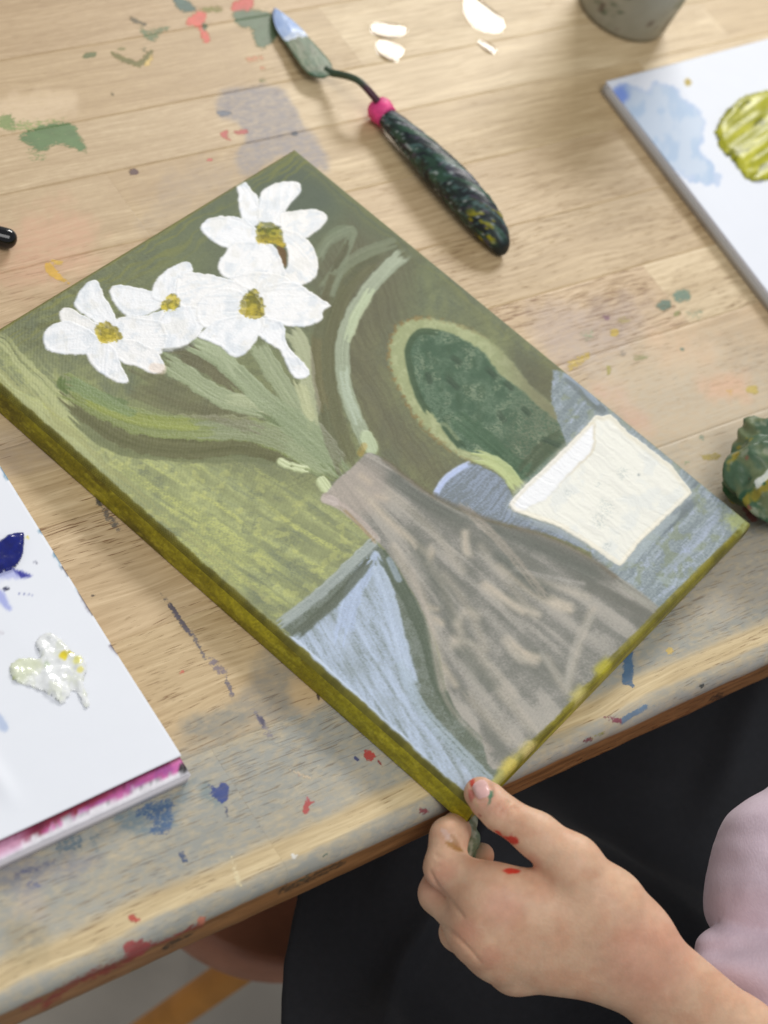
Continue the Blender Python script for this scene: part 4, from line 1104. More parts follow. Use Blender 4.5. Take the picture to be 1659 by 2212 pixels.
# ------------------------------------------------------------------ small builders for paint and paper
def sheet(name, corner, ex, ey, w, h, z0, zfun, colfun, mat, parent, step=0.0016, thickness=0.0004):
    """paper sheet from a corner along ex, ey (unit vectors); zfun(x,y) mm-scale relief, colfun(PX,PY,a,b)"""
    nx, ny = max(3, int(w / step)), max(3, int(h / step))
    a = np.linspace(0, w, nx); b = np.linspace(0, h, ny)
    A, B = np.meshgrid(a, b)
    P = np.asarray(corner)[None, None, :] + A[..., None] * ex + B[..., None] * ey
    P[..., 2] = z0 + zfun(A, B)
    X, Y, _ = ref_xy(P)
    col = lin(colfun(X, Y, A, B))
    top = P.reshape(-1, 3); bot = top.copy(); bot[:, 2] -= thickness
    n = nx * ny
    i = np.arange(n).reshape(ny, nx)
    Ft = grid_faces(ny, nx)
    if np.cross(ex, ey)[2] < 0: Ft = Ft[:, ::-1]
    ring = np.concatenate([i[0, :], i[1:, -1], i[-1, -2::-1], i[-2:0:-1, 0]])
    r2 = np.roll(ring, -1)
    side = np.stack([ring, ring + n, r2 + n, r2], -1)
    if np.cross(ex, ey)[2] < 0: side = side[:, ::-1]
    F = np.concatenate([Ft, Ft[:, ::-1] + n, side])
    V = np.concatenate([top, bot]); cc = np.concatenate([col.reshape(-1, 3)] * 2)
    return link(name, mesh_np(name, V, F, {'paint': cc}), mat, parent)

def dab(name, pts, z0, hfun, colfun, mat, parent, step=0.0006, rag=3.0, seed=0, soft=12.0):
    """raised daub of paint with the outline pts on the plane z0"""
    Pw = np.array([at(x, y, z0) for x, y in spline(pts, True, 5)])
    lo = Pw.min(0) - 0.002; hi = Pw.max(0) + 0.002
    xs = np.arange(lo[0], hi[0], step); ys = np.arange(lo[1], hi[1], step)
    A, B = np.meshgrid(xs, ys)
    P = np.stack([A, B, np.full(A.shape, z0)], -1)
    X, Y, _ = ref_xy(P)
    d = sd_poly(X, Y, spline(pts, True, 5)) + (fbm(X / 8, Y / 8, seed) - .5) * 2 * rag
    e = np.clip(-d / soft, 0, 1)
    e = np.sqrt(np.clip(1 - (1 - e) ** 2, 0, 1))
    P[..., 2] = z0 + 0.0001 + hfun(X, Y, -d) * e - 0.0004 * (d > 0)
    col = lin(colfun(X, Y, -d)).reshape(-1, 3)
    F = grid_faces(*A.shape)
    keep = (d.ravel()[F] < 1.0).all(1)
    F = F[keep]
    ids, inv = np.unique(F.ravel(), return_inverse=True)
    return link(name, mesh_np(name, P.reshape(-1, 3)[ids], inv.reshape(-1, 4), {'paint': col[ids]}), mat, parent)

M_PAPER = mat_attr('paper', rough=0.55, bscale=700, bstr=0.06, bdist=0.0003, spec=0.3, var=0.012, vscale=60)
M_WETPAINT = mat_attr('wet_paint', rough=0.18, bscale=350, bstr=0.25, bdist=0.0005, spec=0.6, var=0.08, vscale=300)
M_THICKPAINT = mat_attr('thick_paint', rough=0.38, bscale=260, bstr=0.15, bdist=0.0005, spec=0.45, var=0.06, vscale=200)
M_DRYPAINT = mat_attr('dry_paint', rough=0.45, bscale=350, bstr=0.4, bdist=0.0006, spec=0.45, var=0.12, vscale=250)

# ------------------------------------------------------------------ left paper palette
WHITE = (236, 239, 246)
lc = at(391, 1634, 0.0090)
ldir = at(0, 1812, 0.0090) - lc; lex = ldir / np.linalg.norm(ldir)
lup = at(0, 1005, 0.0090) - lc; ley = lup / np.linalg.norm(lup)
lpad = thing('paper_palette', 'white paper palette with dark blue and white paint daubs, magenta smears along its lower edge', 'paper palette', (lc[0], lc[1], 0))
def const(c): return lambda X, Y, A, B: np.ones(X.shape + (3,)) * np.asarray(c, float)
def stack_col(X, Y, A, B):
    return np.ones(X.shape + (3,)) * np.asarray((230, 226, 232), float)
low = lc - ley * 0.0062 - lex * 0.0012
low = np.array([low[0], low[1], 0])
def zlow(A, B): return 0 * A + 0.0002 * np.sin(A * 40)
lower_edge = lambda X, Y: sd_poly(X, Y, np.array([(391, 1634), (0, 1812), (-400, 1990), (-400, 800), (-60, 900)], float))
def lowcol(X, Y, A, B):
    d = B * 1000       # millimetres from the near edge of the lower sheets
    c = np.ones(X.shape + (3,)) * np.asarray((233, 230, 236), float)
    n = fbm(X / 18, Y / 9, 201); n2 = fbm(X / 60, Y / 30, 202); n3 = fbm(X / 9, Y / 9, 203)
    e = d + (n - .5) * 2.2
    c = lerp(c, (176, 174, 180), ss(1.4, 2.4, e) * ss(.42, .6, n3) * ss(40, 120, X) * .9)
    c = lerp(c, (205, 110, 185), ss(2.9, 3.6, e) * ss(160, 230, X + n * 60))
    c = lerp(c, (214, 108, 176), ss(1.6, 2.4, e) * ss(.55, .62, n2))
    c = lerp(c, (150, 52, 70), ss(3.9, 4.6, e) * ss(320, 180, X + (n - .5) * 80))
    c = lerp(c, (128, 32, 62), ss(2.2, 3.0, e) * ss(115, 85, X + (n - .5) * 40))
    c = lerp(c, (232, 190, 220), ss(.6, 1.4, e) * ss(80, 30, X) * .7)
    c = lerp(c, (112, 46, 66), ss(5.2, 6.0, e) * .85)
    c = lerp(c, (30, 28, 32), ss(13, 8, np.hypot(X - 396, (Y - 1660))))
    return c
sheet('backing_stack', low, lex, ley, 0.27, 0.30, 0.0058, lambda A, B: 0 * A, const((224, 220, 226)), M_PAPER, lpad, 0.004, 0.0055)
sheet('smeared_sheet', low + lex * 0.0004 + ley * 0.0003, lex, ley, 0.27, 0.30, 0.0064, lambda A, B: 0.0003 * (fbm(A * 400, B * 900, 5)) * (B < .012), lowcol, M_DRYPAINT, lpad, 0.0009 if False else 0.0013, 0.0005)
def ltop(A, B):
    curl = 0.0014 * ss(0.06, 0.0, A) * ss(0.05, 0.0, B)
    # a creased ridge crosses the sheet
    ridge = 0.0011 * np.exp(-((A - 0.060 - 0.05 * B) / 0.0035) ** 2) * ss(0.004, 0.02, B) * ss(0.075, 0.045, B)
    rolling = 0.0002 * np.sin(A * 26 + 1) * np.sin(B * 19 + .5) * ss(0, .03, A)
    return 0.0006 + curl + ridge + rolling + 0.0006 * ss(0.0, 0.05, B)
def lcol(X, Y, A, B):
    c = np.ones(X.shape + (3,)) * np.asarray(WHITE, float)
    n = fbm(X / 12, Y / 12, 204)
    def blobm(pts, soft, seed):
        return ss(soft, -soft, sd_poly(X, Y, spline(pts, True, 4)) + (fbm(X / 9, Y / 9, seed) - .5) * soft * 1.5)
    c = lerp(c, (176, 182, 232), blobm(C5((-30, 210), (40, 190), (70, 215), (90, 240), (30, 245), (-30, 250)), 6, 205) * .8)
    c = lerp(c, (38, 44, 150), blobm(C5((40, 180), (65, 205), (100, 215), (135, 232), (95, 242), (75, 225), (45, 195)), 3, 206) * .95)
    c = lerp(c, (150, 160, 226), blobm(C5((-30, 290), (0, 290), (30, 330), (48, 375), (30, 378), (-10, 340)), 5, 207) * .75)
    c = lerp(c, (26, 30, 70), blobm(C5((10, 284), (30, 282), (42, 288), (30, 295), (14, 293)), 2, 208))
    c = lerp(c, (120, 122, 140), blobm(C5((148, 170), (162, 172), (158, 179), (149, 177)), 1.5, 209))
    c = lerp(c, (90, 100, 160), blobm(C5((75, 309), (110, 308), (142, 316), (110, 313)), 1.2, 210) * .7)
    c = lerp(c, (232, 218, 80), blobm(C5((112, 60), (124, 60), (124, 70), (113, 70)), 1.5, 211))
    c = lerp(c, (170, 188, 222), blobm(C5((-10, 830), (10, 840), (35, 880), (20, 905), (-10, 880)), 4, 212) * .7)
    c = lerp(c, (196, 190, 200), blobm(C5((-10, 470), (10, 474), (18, 482), (0, 484)), 2, 213) * .5)
    # stray paint along the right edge of the sheet
    ed = A * 1000 + (n - .5) * .8
    c = lerp(c, (74, 128, 156), ss(1.0, .3, ed) * ss(.5, .6, fbm(X / 30, Y / 30, 214)) * ss(1290, 1240, Y))
    c = lerp(c, (60, 44, 62), ss(.9, .3, ed) * ss(.45, .55, fbm(X / 30, Y / 30, 215)) * ss(1180, 1200, Y) * ss(1420, 1400, Y))
    return c
sheet('top_sheet', lc * [1, 1, 0], lex, ley, 0.26, 0.29, 0.0076, ltop, lcol, M_PAPER, lpad, 0.0008, 0.0004)
zl = 0.0089
def blue_h(X, Y, d): return 0.0030 * (0.8 + .35 * (fbm(X / 30 + Y / 60, Y / 18, 220, 2) - .5))
dab('blue_paint', C5((-60, 130), (-10, 90), (40, 58), (98, 50), (104, 90), (96, 150), (70, 195), (20, 215), (-50, 225)), zl, blue_h,
    lambda X, Y, d: lerp((10, 18, 92), (18, 34, 132), fbm(X / 10, Y / 10, 221)), M_WETPAINT, lpad, 0.0005, 2.0, 222, 12)
def white_h(X, Y, d): return 0.0003 + 0.0026 * fbm(X / 30 + .5 * fbm(X / 19, Y / 19, 2), Y / 20, 223, 3) ** 1.5
def white_c(X, Y, d):
    n = fbm(X / 14, Y / 14, 224)
    c = lerp((240, 242, 242), (234, 237, 226), ss(.5, .7, n))
    c = lerp(c, (212, 220, 170), ss(60, 30, np.abs(X - 45) + np.abs(Y - 1440)) * .5)
    for q, r, k in (((134, 1420), 12, (238, 218, 60)), ((153, 1412), 9, (206, 196, 90)), ((165, 1432), 14, (236, 232, 150)), ((170, 1452), 9, (240, 232, 150)), ((183, 1468), 6, (170, 172, 80)), ((28, 1468), 8, (196, 206, 150)), ((100, 1440), 10, (200, 212, 190))):
        c = lerp(c, k, ss(r, r * .4, np.hypot((X - q[0]), (Y - q[1])) + (n - .5) * 10))
    return c
dab('white_paint', C5((40, 630), (90, 590), (170, 590), (150, 520), (200, 480), (260, 500), (310, 560), (360, 590), (375, 640), (360, 690), (390, 790), (360, 800), (320, 730), (270, 790), (220, 750), (150, 720), (60, 690)), zl + .0001, white_h, white_c, M_WETPAINT, lpad, 0.0005, 4.0, 225, 16)

# ------------------------------------------------------------------ right paper palette
rc = at(1309, 176, 0.0068)
rdir = at(1659, 84, 0.0068) - rc; rex = rdir / np.linalg.norm(rdir)
rdn = at(1659, 632, 0.0068) - rc; rey = rdn / np.linalg.norm(rdn)
rpad = thing('paper_palette', 'white paper palette with a pale blue wash and thick yellow-green paint, beside the palette knife', 'paper palette', (rc[0], rc[1], 0))
rlow = rc * [1, 1, 0] - rex * 0.0006 + rey * 0.0006
sheet('backing_stack', rlow, rex, rey, 0.26, 0.32, 0.0054, lambda A, B: 0 * A, const((186, 183, 180)), M_PAPER, rpad, 0.004, 0.0052)
for k in range(3):
    sheet('under_sheet', rlow + rex * (0.0002 * k + 0.0001) + rey * 0.0002 * k, rex, rey, 0.259, 0.319, 0.0058 + 0.0003 * k, lambda A, B: 0 * A, const((226 - 6 * (k % 2), 224 - 4 * k, 222)), M_PAPER, rpad, 0.006, 0.00022)
def rcol(X, Y, A, B):
    c = np.ones(X.shape + (3,)) * np.asarray((233, 237, 246), float)
    n = fbm(X / 14, Y / 14, 230)
    p = C2((1000, 390), (1050, 370), (1140, 400), (1180, 360), (1260, 390), (1300, 440), (1370, 490), (1380, 580), (1360, 640), (1440, 760), (1420, 800), (1330, 770), (1220, 720), (1130, 620), (1060, 520))
    d = sd_poly(X, Y, spline(p, True, 4)) + (n - .5) * 26
    m = ss(5, -5, d)
    c = lerp(c, (196, 212, 232), m * .8)
    c = lerp(c, (176, 200, 228), m * ss(.45, .7, fbm(X / 26, Y / 40, 231)) * .8)
    c = lerp(c, (168, 190, 230), ss(6, 1, np.abs(d)) * .4)
    c = lerp(c, (122, 150, 232), ss(30, 5, np.hypot(X - 1342, Y - 206) + (n - .5) * 30) * .8)
    c = lerp(c, (188, 166, 80), ss(9, 6, np.hypot(X - 1486, Y - 177) + (n - .5) * 6))
    return c
sheet('top_sheet', rc * [1, 1, 0], rex, rey, 0.255, 0.315, 0.0069, lambda A, B: 0.0004 * np.sin(A * 30) * np.sin(B * 22), rcol, M_PAPER, rpad, 0.0011, 0.0003)
def yg_h(X, Y, d): return 0.0012 + 0.0028 * fbm((X - Y * .7) / 90, (Y + X * .7) / 28, 232, 2) ** 1.4
def yg_c(X, Y, d):
    n = fbm((X - Y * .7) / 70, (Y + X * .7) / 16, 233, 3); n2 = fbm((X - Y * .7) / 30, (Y + X * .7) / 8, 234, 2)
    c = lerp((158, 158, 24), (194, 192, 52), ss(.35, .65, n))
    c = lerp(c, (112, 114, 20), ss(.55, .72, fbm((X - Y * .7) / 50, (Y + X * .7) / 20, 235, 3)) * .9)
    c = lerp(c, (212, 208, 96), ss(.62, .75, n2) * .6)
    return c
dab('yellow_green_paint', C2((1430, 560), (1480, 480), (1560, 420), (1680, 390), (1760, 420), (1800, 600), (1740, 740), (1640, 785), (1560, 770), (1500, 690), (1450, 640)), 0.0070, yg_h, yg_c, M_THICKPAINT, rpad, 0.0006, 6.0, 236, 16)

# ------------------------------------------------------------------ palette knife
knife = thing('palette_knife', 'palette knife with paint-crusted dark green handle and pink collar, blue paint on its blade', 'palette knife', tuple(at(836, 245)))
hz = 0.0098
h0 = at(838, 240, hz); h1 = at(1100, 532, 0.0082)
hd = (h1 - h0) / np.linalg.norm(h1 - h0); hl = np.linalg.norm(h1 - h0)
prof_s = [0, .02, .10, .25, .42, .60, .75, .86, .93, .97, .992, 1.0]
prof_r = [4.6, 5.3, 6.1, 7.5, 8.9, 9.4, 9.0, 7.8, 6.1, 4.4, 2.6, 0.6]
ss_f = np.linspace(0, 1, 90)
rr_f = np.interp(ss_f, prof_s, prof_r) / 1000 * 0.93
k_ = np.ones(5) / 5; rr_s = np.convolve(np.pad(rr_f, 2, 'edge'), k_, 'valid'); rr_s[-3:] = rr_f[-3:]
axis = np.array([h0 + hd * hl * s for s in ss_f])
axis[:, 2] = np.maximum(rr_s * 0.93 + 0.0003, 0.0035) * ss_f ** 0 + 0.0022 * (1 - ss_f)
me = lathe(axis, rr_s, 40, squash=np.full(90, .92))
V = np.array([v.co for v in me.vertices])
i_ = np.repeat(np.arange(90), 40); th = np.tile(np.arange(40), 90) / 40 * 2 * np.pi
cxp = np.cos(th) * 2.2; cyp = np.sin(th) * 2.2; sl = i_ / 90 * 14
n1 = fbm(sl * .9 + cxp, cyp + 7, 240); n2 = fbm(sl * 2.2 + cxp * 2, cyp * 2 + 3, 241); n3 = fbm(sl * 3.5 + cxp * 3, cyp * 3, 242)
V += (V - axis[i_]) * ((n2 - .5) * 0.14 + (n3 - .5) * 0.10)[:, None]
me.vertices.foreach_set('co', V.astype(np.float32).ravel())
hc = lerp((30, 42, 40), (52, 84, 66), ss(.4, .65, n1))
hc = lerp(hc, (22, 30, 36), ss(.5, .65, fbm(sl * 1.3 + cxp + 9, cyp, 243)))
hc = lerp(hc, (86, 116, 112), ss(.60, .70, n2) * .8)
hc = lerp(hc, (84, 72, 92), ss(.62, .7, fbm(sl * 1.8 + cxp * 1.5, cyp * 1.5 + 20, 244)) * .8)
hc = lerp(hc, (178, 186, 186), ss(.70, .76, n3) * .85)
hc = lerp(hc, (150, 144, 30), ss(.56, .63, fbm(sl * 1.6 + cxp * 1.2, cyp * 1.2 + 40, 245)) * ss(9.5, 11.0, sl) * ss(13.2, 12.6, sl))
hc = lerp(hc, (20, 30, 32), ss(12.8, 13.4, sl))
a_ = me.attributes.new('paint', 'FLOAT_COLOR', 'POINT')
a_.data.foreach_set('color', np.concatenate([lin(hc), np.ones((len(V), 1))], 1).astype(np.float32).ravel())
link('handle', me, M_DRYPAINT, knife)
c0 = h0 - hd * 0.0085; c0[2] = axis[0, 2]
col_axis = np.array([c0 + (axis[1] - c0) * t for t in np.linspace(0, 1, 10)])
col_r = np.array([3.6, 4.8, 5.5, 5.9, 6.0, 6.0, 5.9, 5.7, 5.5, 5.2]) / 1000
me = lathe(col_axis, col_r, 28)
V = np.array([v.co for v in me.vertices]); V += (fbm(V[:, 0] * 500, V[:, 1] * 500 + V[:, 2] * 300, 246) - .5)[:, None] * 0.0007
me.vertices.foreach_set('co', V.astype(np.float32).ravel())
link('collar', me, mat_plain('pink_tape', (236, 70, 140), 0.5, 0.12, 300, 0.3, 0.0005, 500), knife)
# cranked neck
b_end = at(708, 152, 0.0060)
neck_px = [(816, 219, .0120), (806, 207, .0135), (792, 191, .0150), (775, 175, .0150), (755, 166, .0125), (735, 161, .0090), (716, 157, .0066), (703, 150, .0058)]
neck = spline(np.array([at(*q) for q in neck_px]), False, 6)
nr = np.interp(np.linspace(0, 1, len(neck)), [0, .5, 1], [0.0017, 0.0016, 0.0019])
me = lathe(neck, nr, 16, squash=np.full(len(neck), 1.0))
Vn = np.array([v.co for v in me.vertices]); tt = np.repeat(np.linspace(0, 1, len(neck)), 16)
nc = lerp((74, 34, 52), (60, 78, 58), ss(.25, .45, tt + (fbm(tt * 12, tt * 3, 247) - .5) * .3))
a_ = me.attributes.new('paint', 'FLOAT_COLOR', 'POINT')
a_.data.foreach_set('color', np.concatenate([lin(nc), np.ones((len(Vn), 1))], 1).astype(np.float32).ravel())
link('neck', me, M_DRYPAINT, knife)
# blade: thin steel leaf, tip resting on the table
bl_out_l = C1((1178, 48), (1178, 75), (1195, 130), (1235, 185), (1282, 255), (1315, 300), (1350, 325), (1400, 336))
bl_out_r = C1((1186, 42), (1225, 62), (1280, 105), (1325, 152), (1375, 205), (1418, 255), (1437, 292), (1425, 325))
nb = 40
Ls = spline(bl_out_l, False, 8); Rs = spline(bl_out_r, False, 8)
Ls = Ls[np.linspace(0, len(Ls) - 1, nb).astype(int)]; Rs = Rs[np.linspace(0, len(Rs) - 1, nb).astype(int)]
grid = []
for i in range(nb):
    t_ = i / (nb - 1)
    zz = 0.0008 + 0.0055 * t_ ** 1.1 + 0.0012 * math.sin(math.pi * t_)
    pl = at(*Ls[i], zz); pr = at(*Rs[i], zz + 0.0008)
    grid.append([pl + (pr - pl) * s + np.array([0, 0, 0.0003 * math.sin(math.pi * s)]) for s in np.linspace(0, 1, 14)])
G = np.array(grid)
top = G.reshape(-1, 3); bot = top - [0, 0, 0.0006]
Ft = grid_faces(nb, 14)
if np.cross(top[1] - top[0], top[14] - top[0])[2] < 0: Ft = Ft[:, ::-1]
ii = np.arange(nb * 14).reshape(nb, 14); ring = np.concatenate([ii[0, :], ii[1:, -1], ii[-1, -2::-1], ii[-2:0:-1, 0]]); r2 = np.roll(ring, -1)
F = np.concatenate([Ft, Ft[:, ::-1] + nb * 14, np.stack([ring, r2, r2 + nb * 14, ring + nb * 14], -1)])
tb = np.repeat(np.linspace(0, 1, nb), 14); sb = np.tile(np.linspace(0, 1, 14), nb)
nn = fbm(tb * 14, sb * 4, 250)
bc = lerp((118, 124, 100), (92, 112, 84), ss(.4, .6, nn))
bc = lerp(bc, (60, 92, 66), ss(.7, .9, tb + (nn - .5) * .3) * ss(.6, .3, sb))
bc = lerp(bc, (150, 156, 130), ss(.55, .7, fbm(tb * 6, sb * 9, 251)) * .6)
bc = np.concatenate([bc, bc])
blade = link('blade', mesh_np('blade', np.concatenate([top, bot]), F, {'paint': lin(bc)}), M_DRYPAINT, knife)
# blue paint lying on the tip half of the blade
k2 = 19
Gp = G[:k2].copy(); tb2 = np.repeat(np.linspace(0, 1, k2), 14).reshape(k2, 14); sb2 = np.tile(np.linspace(0, 1, 14), (k2, 1))
endn = ss(1.0, .86, tb2 + (fbm(sb2 * 5, tb2 * 2, 252) - .5) * .25)
hh = (0.0003 + 0.0016 * fbm(tb2 * 9, sb2 * 4, 253)) * endn * np.sqrt(np.clip(np.sin(np.pi * np.clip(sb2, .02, .98)), 0, 1))
Gp[..., 2] += hh + 0.0002 * endn - 0.0004 * (1 - endn)
Fp = grid_faces(k2, 14)
if np.cross(Gp[0, 1] - Gp[0, 0], Gp[1, 0] - Gp[0, 0])[2] < 0: Fp = Fp[:, ::-1]
pc = lerp((150, 176, 224), (196, 212, 238), fbm(tb2 * 9, sb2 * 5, 254))
pc = lerp(pc, (226, 232, 240), ss(.8, .95, tb2 + (fbm(tb2 * 20, sb2 * 8, 255) - .5) * .4))
link('blue_paint', mesh_np('blue_paint', Gp.reshape(-1, 3), Fp, {'paint': lin(pc).reshape(-1, 3)}), M_THICKPAINT, blade)

# ------------------------------------------------------------------ grey plastic cup
cb = at(1343, 26, 0.0)
cup = thing('plastic_cup', 'grey plastic cup spattered with dried green paint, standing beside the white paper palette', 'cup', tuple(cb))
prof = [(0.0, 0.0005), (26.0, 0.0005), (28.6, 0.3), (29.6, 1.4), (30.2, 4), (38.5, 92), (39.2, 93), (39.4, 94.6), (38.4, 95), (37.6, 94), (29.0, 4), (27, 2.5), (0, 2.2)]
seg = 64
V = []; cc = []
pr = []
for (r0, z0), (r1, z1) in zip(prof[:-1], prof[1:]):
    k = 40 if z1 - z0 > 60 else (20 if z0 - z1 > 60 else 3)
    for j in range(k): pr.append((r0 + (r1 - r0) * j / k, z0 + (z1 - z0) * j / k))
pr.append(prof[-1])
pr = np.array(pr) / 1000 * [0.8, 0.9]
th = np.arange(seg) / seg * 2 * np.pi
V = np.stack([cb[0] + pr[:, 0:1] * np.cos(th), cb[1] + pr[:, 0:1] * np.sin(th), np.repeat(pr[:, 1:2], seg, 1)], -1)
F = []
i = np.arange(len(pr) * seg).reshape(len(pr), seg)
F = np.stack([i[:-1], np.roll(i, -1, 1)[:-1], np.roll(i, -1, 1)[1:], i[1:]], -1).reshape(-1, 4)
X, Y, _ = ref_xy(V)
zz = V[..., 2] * 1000; tt = np.tile(th, (len(pr), 1))
cn = fbm(tt * 8, zz / 7, 260); cn2 = fbm(tt * 22, zz / 2.5, 261)
cc = lerp((150, 147, 130), (166, 162, 146), cn)
cc = lerp(cc, (70, 88, 66), ss(.56, .66, cn2) * ss(.50, .6, fbm(tt * 3, zz / 12, 263)) * ss(4, 8, zz) * .85)
cc = lerp(cc, (96, 80, 70), ss(.64, .74, fbm(tt * 12, zz / 5, 262)) * ss(.5, .6, fbm(tt * 4, zz / 14, 264)) * ss(3, 6, zz))
cc = lerp(cc, (128, 122, 104), ss(4, 1.5, zz))
M_CUP, nt, b = new_mat('cloudy_plastic')
nt.links.new(attr(nt, 'paint').outputs['Color'], b.inputs['Base Color'])
b.inputs['Roughness'].default_value = 0.38
b.inputs['Subsurface Weight'].default_value = 0.0
bump(nt, b, noise_node(nt, pos(nt), 90, 3), 0.1, 0.001)
link('cup_wall', mesh_np('cup_wall', V.reshape(-1, 3), F, {'paint': lin(cc).reshape(-1, 3)}), M_CUP, cup)
wr = 0.0292; wz = 0.072
Vd = [(cb[0], cb[1], wz)] + [(cb[0] + wr * math.cos(a), cb[1] + wr * math.sin(a), wz) for a in th]
me = bpy.data.meshes.new('murky_water'); me.from_pydata(Vd, [], [(0, 1 + k, 1 + (k + 1) % seg) for k in range(seg)]); me.update()
M_WATER, nt, b = new_mat('murky_water')
n = noise_node(nt, pos(nt), 60, 3)
nt.links.new(mixc(nt, n, L4(110, 120, 104), L4(134, 140, 124)), b.inputs['Base Color'])
b.inputs['Roughness'].default_value = 0.25
link('murky_water', me, M_WATER, cup)

# ------------------------------------------------------------------ black brush handle at the left
p1 = at(37, 521, 0.0044); p0 = at(-160, 470, 0.0044)
brush = thing('brush_handle', 'glossy black round-ended brush handle entering at the left edge beside the canvas', 'brush', tuple(p1 * [1, 1, 0]))
ts = np.concatenate([np.linspace(0, .9, 20), np.linspace(.91, 1, 14)])
ax = np.array([p0 + (p1 - p0) * t for t in ts]); Lb = np.linalg.norm(p1 - p0)
rb = np.array([0.0042 if (1 - t) * Lb > 0.0042 else math.sqrt(max(0.0042 ** 2 - (0.0042 - (1 - t) * Lb) ** 2, 1e-8)) for t in ts])
link('handle', lathe(ax, rb, 28), mat_plain('black_lacquer', (14, 14, 18), 0.12, 0.1, 200, 0.05, 0.0004, 300), brush)
pf = p0 + (p0 - p1) / Lb * 0.03
link('ferrule', lathe([p0, p0 + (pf - p0) * .5, pf], [0.0043, 0.0040, 0.0036], 24), mat_plain('ferrule_metal', (170, 168, 160), 0.3, 0.05), brush)
pg = pf + (p0 - p1) / Lb * 0.02
link('bristle_tuft', lathe([pf, pf + (pg - pf) * .4, pg], [0.0035, 0.0037, 0.0006], 20), mat_plain('bristle', (120, 90, 50), 0.7, 0.2, 400), brush)

# ------------------------------------------------------------------ water drops on the table
M_DROP, nt, b = new_mat('clear_water')
nt.nodes.remove(b)
tr_ = N(nt, 'ShaderNodeBsdfTransparent'); gl_ = N(nt, 'ShaderNodeBsdfGlossy'); gl_.inputs['Roughness'].default_value = 0.06
fr_ = N(nt, 'ShaderNodeFresnel'); fr_.inputs['IOR'].default_value = 1.36
mx_ = N(nt, 'ShaderNodeMixShader')
nt.links.new(fr_.outputs[0], mx_.inputs[0]); nt.links.new(tr_.outputs[0], mx_.inputs[1]); nt.links.new(gl_.outputs[0], mx_.inputs[2])
nt.links.new(mx_.outputs[0], nt.nodes['Material Output'].inputs['Surface'])
DROPS = [((1043, 36), .0105, .0125, 30, 'largest water drop glinting white near the cup'),
         ((1053, 102), .0042, .0050, 0, 'small round water drop just below the largest glinting drop'),
         ((838, 66), .0092, .0066, 0, 'upper of two water drops glinting right of the knife blade'),
         ((841, 110), .0074, .0076, 0, 'lower of two water drops glinting right of the knife blade')]
for (q, ra, rb_, ang, lab) in DROPS:
    c = at(*q)
    nr_, ns_ = 10, 40
    V = [(c[0], c[1], 0.00030)]
    an = math.radians(-ang)
    for i in range(1, nr_ + 1):
        f = i / nr_
        for k in range(ns_):
            a = 2 * math.pi * k / ns_
            w = 1 + 0.10 * math.sin(2 * a + ra * 900) + 0.06 * math.sin(3 * a + 2)
            x = ra * f * w * math.cos(a); y = rb_ * f * w * math.sin(a)
            z = 0.00024 * (1 - f ** 2.4) + 0.00006
            V.append((c[0] + x * math.cos(an) - y * math.sin(an), c[1] + x * math.sin(an) + y * math.cos(an), z))
    F = [(0, 1 + k, 1 + (k + 1) % ns_) for k in range(ns_)]
    for i in range(nr_ - 1):
        for k in range(ns_):
            a0 = 1 + i * ns_ + k; a1 = 1 + i * ns_ + (k + 1) % ns_
            F.append((a0, a0 + ns_, a1 + ns_, a1))
    me = bpy.data.meshes.new('water_drop'); me.from_pydata(V, [], F); me.update()
    tag(link('water_drop', me, M_DROP), lab, 'water drop', 'water drops on the table')

# ------------------------------------------------------------------ volume modelling helpers
def surface_nets(D, origin, h):
    """quad mesh of the zero level of D (nx,ny,nz)"""
    s = D < 0
    nx, ny, nz = D.shape
    cells = np.zeros((nx - 1, ny - 1, nz - 1), np.uint8)
    for dx in (0, 1):
        for dy in (0, 1):
            for dz in (0, 1):
                cells += s[dx:nx - 1 + dx, dy:ny - 1 + dy, dz:nz - 1 + dz]
    act = (cells > 0) & (cells < 8)
    idx = np.full(act.shape, -1, np.int64)
    ci = np.argwhere(act)
    idx[act] = np.arange(len(ci))
    acc = np.zeros((len(ci), 3)); cnt = np.zeros(len(ci))
    corners = [(0, 0, 0), (1, 0, 0), (0, 1, 0), (1, 1, 0), (0, 0, 1), (1, 0, 1), (0, 1, 1), (1, 1, 1)]
    vals = [D[ci[:, 0] + a, ci[:, 1] + b, ci[:, 2] + c] for a, b, c in corners]
    for i in range(8):
        for j in range(i + 1, 8):
            if sum(abs(corners[i][k] - corners[j][k]) for k in range(3)) != 1: continue
            a, b = vals[i], vals[j]
            x = (a < 0) != (b < 0)
            t = a / np.where(a - b == 0, 1, a - b)
            p = np.array(corners[i])[None] + t[:, None] * (np.array(corners[j]) - np.array(corners[i]))[None]
            acc[x] += p[x]; cnt[x] += 1
    V = (ci + acc / cnt[:, None]) * h + origin
    Fs = []
    for ax in range(3):
        sl0 = [slice(None)] * 3; sl1 = [slice(None)] * 3
        sl0[ax] = slice(0, -1); sl1[ax] = slice(1, None)
        e = s[tuple(sl0)] != s[tuple(sl1)]
        o = [k for k in range(3) if k != ax]
        inner = [slice(None)] * 3
        for k in o: inner[k] = slice(1, -1)
        q = np.argwhere(e[tuple(inner)])
        for k in o: q[:, k] += 1
        def cell(d1, d2):
            c = q.copy(); c[:, o[0]] -= d1; c[:, o[1]] -= d2
            return idx[c[:, 0], c[:, 1], c[:, 2]]
        f = np.stack([cell(1, 1), cell(0, 1), cell(0, 0), cell(1, 0)], -1)
        neg = s[q[:, 0], q[:, 1], q[:, 2]]
        flip = neg if ax != 1 else ~neg
        f[~flip] = f[~flip][:, ::-1]
        Fs.append(f)
    return V, np.concatenate(Fs)

